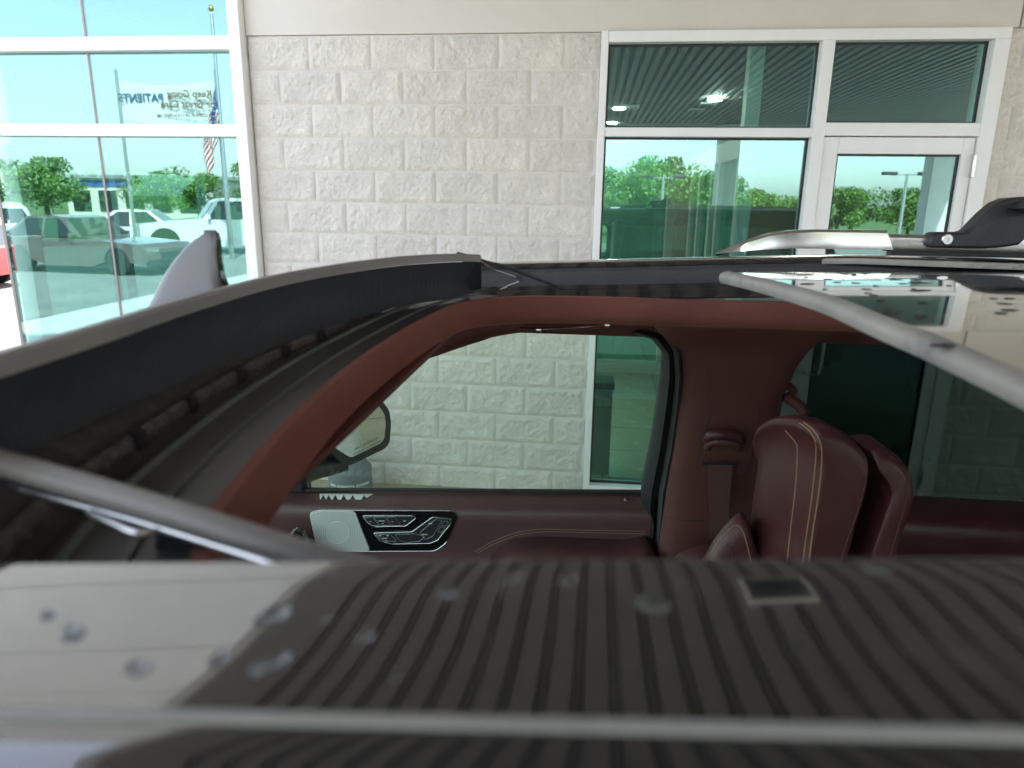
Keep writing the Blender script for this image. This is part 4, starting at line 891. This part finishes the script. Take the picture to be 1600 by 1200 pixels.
for k in range(13):
    us = xspan(.40 if k < 7 else 0, 1, 14)
    MB().loft([[fx(u, (k+t)/13) for u in us] for t in (0, .5, 1)], closed=False).build('stripe', M_fr if k % 2 == 0 else M_fw, flag, 80)
cn = MB().loft([[fx(u, t*7/13) for u in xspan(0, .40, 8)] for t in xspan(0, 1, 6)], closed=False).build('canton', M_fb, flag, 80)
stm = MB()
for a in range(5):
    for b in range(4):
        p = fx(.05+a*.08, (.06+b*.13)); s = .022; stm.add([p+Vector((s*(1 if k % 2 == 0 else .4)*sin(k*pi/5), .012, s*(1 if k % 2 == 0 else .4)*cos(k*pi/5))) for k in range(10)], [tuple(range(10))])
stm.build('star', M_fw, cn)
# banner on two posts
bn = empty('banner', (-13.2, -12.9, -.006), 'white roadside banner reading Keep Going for Great Care on two steel posts', 'banner')
M_ban = mat('banner_vinyl', (.74, .73, .70), .6, var=.05); M_bt = mat('banner_brown', (.16, .06, .04), .6); M_bb = mat('banner_blue', (.03, .10, .22), .6)
MB().loft([[(x, -12.9+.05*sin(x*1.7), 4.28-.14*cos((x+13.2)/1.6*1.4)+t*(1.12+.02*sin(x*2))) for x in xspan(-14.75, -11.68, 24)] for t in xspan(0, 1, 6)], closed=False).build('sheet', M_ban, bn, 60)
for x in (-14.85, -11.62): box('post', M_satin, bn, x-.05, x+.05, -12.97, -12.93+.0, -.006, 5.7)
# the lettering faces the building (+Y)
def bt(s, x, z, size, m, bold=.004, xs=1.0): text_mesh('lettering', s, size, m, bn, frame_mtx((x, -12.83, z), (-1, 0, 0), (0, 0, 1)), .004, bold=bold, xs=xs)
bt('Keep Going', -12.45, 4.98, .30, M_bt); bt('for Great Care', -12.50, 4.68, .30, M_bt)
bt('PATIENTS', -14.05, 4.86, .34, M_bb, .006); bt('CORNER OF I-10 & HWY 146', -12.75, 4.36, .13, M_bt, .001)
# oval pole sign, light poles, far shops
os_ = empty('pole_sign', (-44, -46, 0), 'green oval sign high on a slim pole far across the lot', 'sign')
MB().loft([[(-44+1.0*cos(k*pi/16)*s, -46+d, 2.9+.42*sin(k*pi/16)*s) for k in range(32)] for s, d in ((.97, -.12), (1, -.1), (1, .1), (.97, .12))]).build('sign_face', mat('sign_green', (.16, .42, .06), .4), os_, 40)
box('pole', M_satin, os_, -44.07, -43.93, -46.07, -45.93, 0, 2.5)
def light_pole(x, y, h, near):
    lp = empty('light_pole', (x, y, 0), 'slim grey parking lot light pole with twin heads %s' % near, 'light pole', 'light poles on the lot')
    lathe([(.12, 0), (.10, .4), (.06, h)], (x, y, 0), 10).build('pole', M_satin, lp, 50)
    box('arm', M_satin, lp, x-.7, x+.7, y-.03, y+.03, h-.08, h)
    for s in (-1, 1): box('lamp_head', M_plastic2, lp, x+s*.75-.3, x+s*.75+.3, y-.15, y+.15, h-.06, h+.08, .03)
light_pole(13.6, -25, 3.3, 'before the tree line'); light_pole(-9.0, -22, 6.0, 'behind the parked cars'); light_pole(3.2, -26.2, 3.1, 'beside a low tree')
def shop(x0, x1, y, h, m, label):
    s = empty('shop_building', ((x0+x1)/2, y, 0), label, 'building')
    box('wall', m, s, x0, x1, y-6, y, 0, h); box('roof', M_satin if h < 3.2 else M_stucco, s, x0-.3, x1+.3, y-6.3, y+.3, h, h+.25)
    n = int((x1-x0)/2.2)
    for i in range(n):
        xa = x0+.5+i*2.2
        wn = box('window', M_carglass, s, xa, xa+1.5, y, y+.04, .6, 2.2); box('frame', M_alu, wn, xa-.05, xa+1.55, y, y+.03, 2.201, 2.26)
    box('sign_band', mat('band_blue', (.05, .12, .35), .5), s, x0+1, x1-1, y+.001, y+.08, h-.6, h-.15)
shop(-41, -29, -44, 3.1, M_stucco, 'low cream shop with a grey roof across the lot'); shop(-20, -12, -42, 3.6, mat('shop_grey', (.4, .42, .45), .8), 'grey shop with a blue sign band beside the tree')
# trees
def crown_mesh(seed, n, rx, rz_):
    rnd = random.Random(seed); v = []; f = []; mi = []
    cl = []
    for i in range(15):
        a = rnd.uniform(0, 2*pi); q = sqrt(rnd.random()); z = rnd.uniform(-.75, .95); rr = sqrt(max(.05, 1-z*z*.8))
        cl.append((Vector((cos(a)*q*rx*.85*rr, sin(a)*q*rx*.85*rr, z*rz_*.75)), rnd.uniform(.26, .5)*rx))
    for i in range(n):
        c, R_ = cl[rnd.randrange(len(cl))]
        d = Vector((rnd.gauss(0, 1), rnd.gauss(0, 1), rnd.gauss(0, 1))).normalized()*R_*rnd.random()**.4; d.z *= .75
        p = c+d; s = rnd.uniform(.05, .13)
        a = Vector((rnd.gauss(0, 1), rnd.gauss(0, 1), rnd.gauss(0, 1))).normalized(); b = a.cross(Vector((rnd.gauss(0, 1), rnd.gauss(0, 1), rnd.gauss(0, 1)))).normalized()
        k = len(v); v += [p-a*s, p+b*s*.5, p+a*s, p-b*s*.5]; f.append((k, k+1, k+2, k+3)); mi.append(rnd.choices((0, 1, 2), (.35, .4, .25))[0])
    me = bpy.data.meshes.new('crown'); me.from_pydata(v, [], f)
    for m in M_leaf: me.materials.append(m)
    me.polygons.foreach_set('material_index', mi); return me
CR = [crown_mesh(50+i, 5200, 2.0, 1.55) for i in range(4)]
def trunk_mesh(seed, h):
    rnd = random.Random(seed); mb = MB(); mb.tube([(0, 0, 0), (.05, .02, h*.4), (-.04, .05, h*.75), (.02, 0, h)], [.14, .11, .08, .03], 8)
    for k in range(6):
        a = rnd.uniform(0, 6.28); z = rnd.uniform(.35, .8)*h; r = rnd.uniform(.6, 1.2)
        mb.tube([(0, 0, z), (cos(a)*r*.5, sin(a)*r*.5, z+.4), (cos(a)*r, sin(a)*r, z+.9)], [.05, .035, .012], 6)
    return mb.mesh('trunk', M_bark, 60)
TR = [trunk_mesh(i, 3.0) for i in range(3)]
PLACES = ['behind the low tree line', 'in the hedge row', 'at the field edge']
def tree(x, y, s, k, label, sz=1.0):
    t = empty('tree', (x, y, -.012), label, 'tree', 'trees beyond the lot')
    o = inst(TR[k % 3], 'trunk', t, (x, y, -.012)); o.scale = (s, s, s*sz)
    c = inst(CR[k % 4], 'crown', t, (x, y, (2.05*s)*sz)); c.scale = (s, s, s*sz); c.rotation_euler[2] = k*1.3
random.seed(5)
LT = 'middle-sized leafy tree in the row beyond the lot'
for i in range(28):
    x = -7+i*1.55+random.uniform(-.5, .5); y = -33+random.uniform(-2.5, 2.5)
    hgt = 1.15 if 0 < x < 6.5 else (.88 if x < 16 else .95)
    s_ = hgt*random.uniform(.85, 1.12); lab = 'tall leafy tree rising above the row beyond the lot' if s_ > 1.0 else ('low bushy tree in the row beyond the lot' if s_ < .85 else LT)
    tree(x, y, s_, i, lab, random.uniform(.85, 1.05))
for i, (x, y, s) in enumerate(((-30, -38, 1.0), (-26.5, -37.5, 1.1), (-21.2, -36.5, 1.15), (-19, -37, .9), (-34, -33, 1.2), (-38, -30, 1.1), (-42, -28, 1.4), (-40, -34, 1.3))): tree(x, y, s, i+3, 'broad leafy tree beside the shops across the lot')
for i, (x, y, s) in enumerate(((-26, 17, 1.3), (-28, 24, 1.5), (-22, 28, 1.4), (-17, 32, 1.4), (-30, 12, 1.2), (-12.5, 33, 1.3), (-8, 34, 1.4))): tree(x, y, s, i+7, 'leafy tree past the open lot to the left of the building')
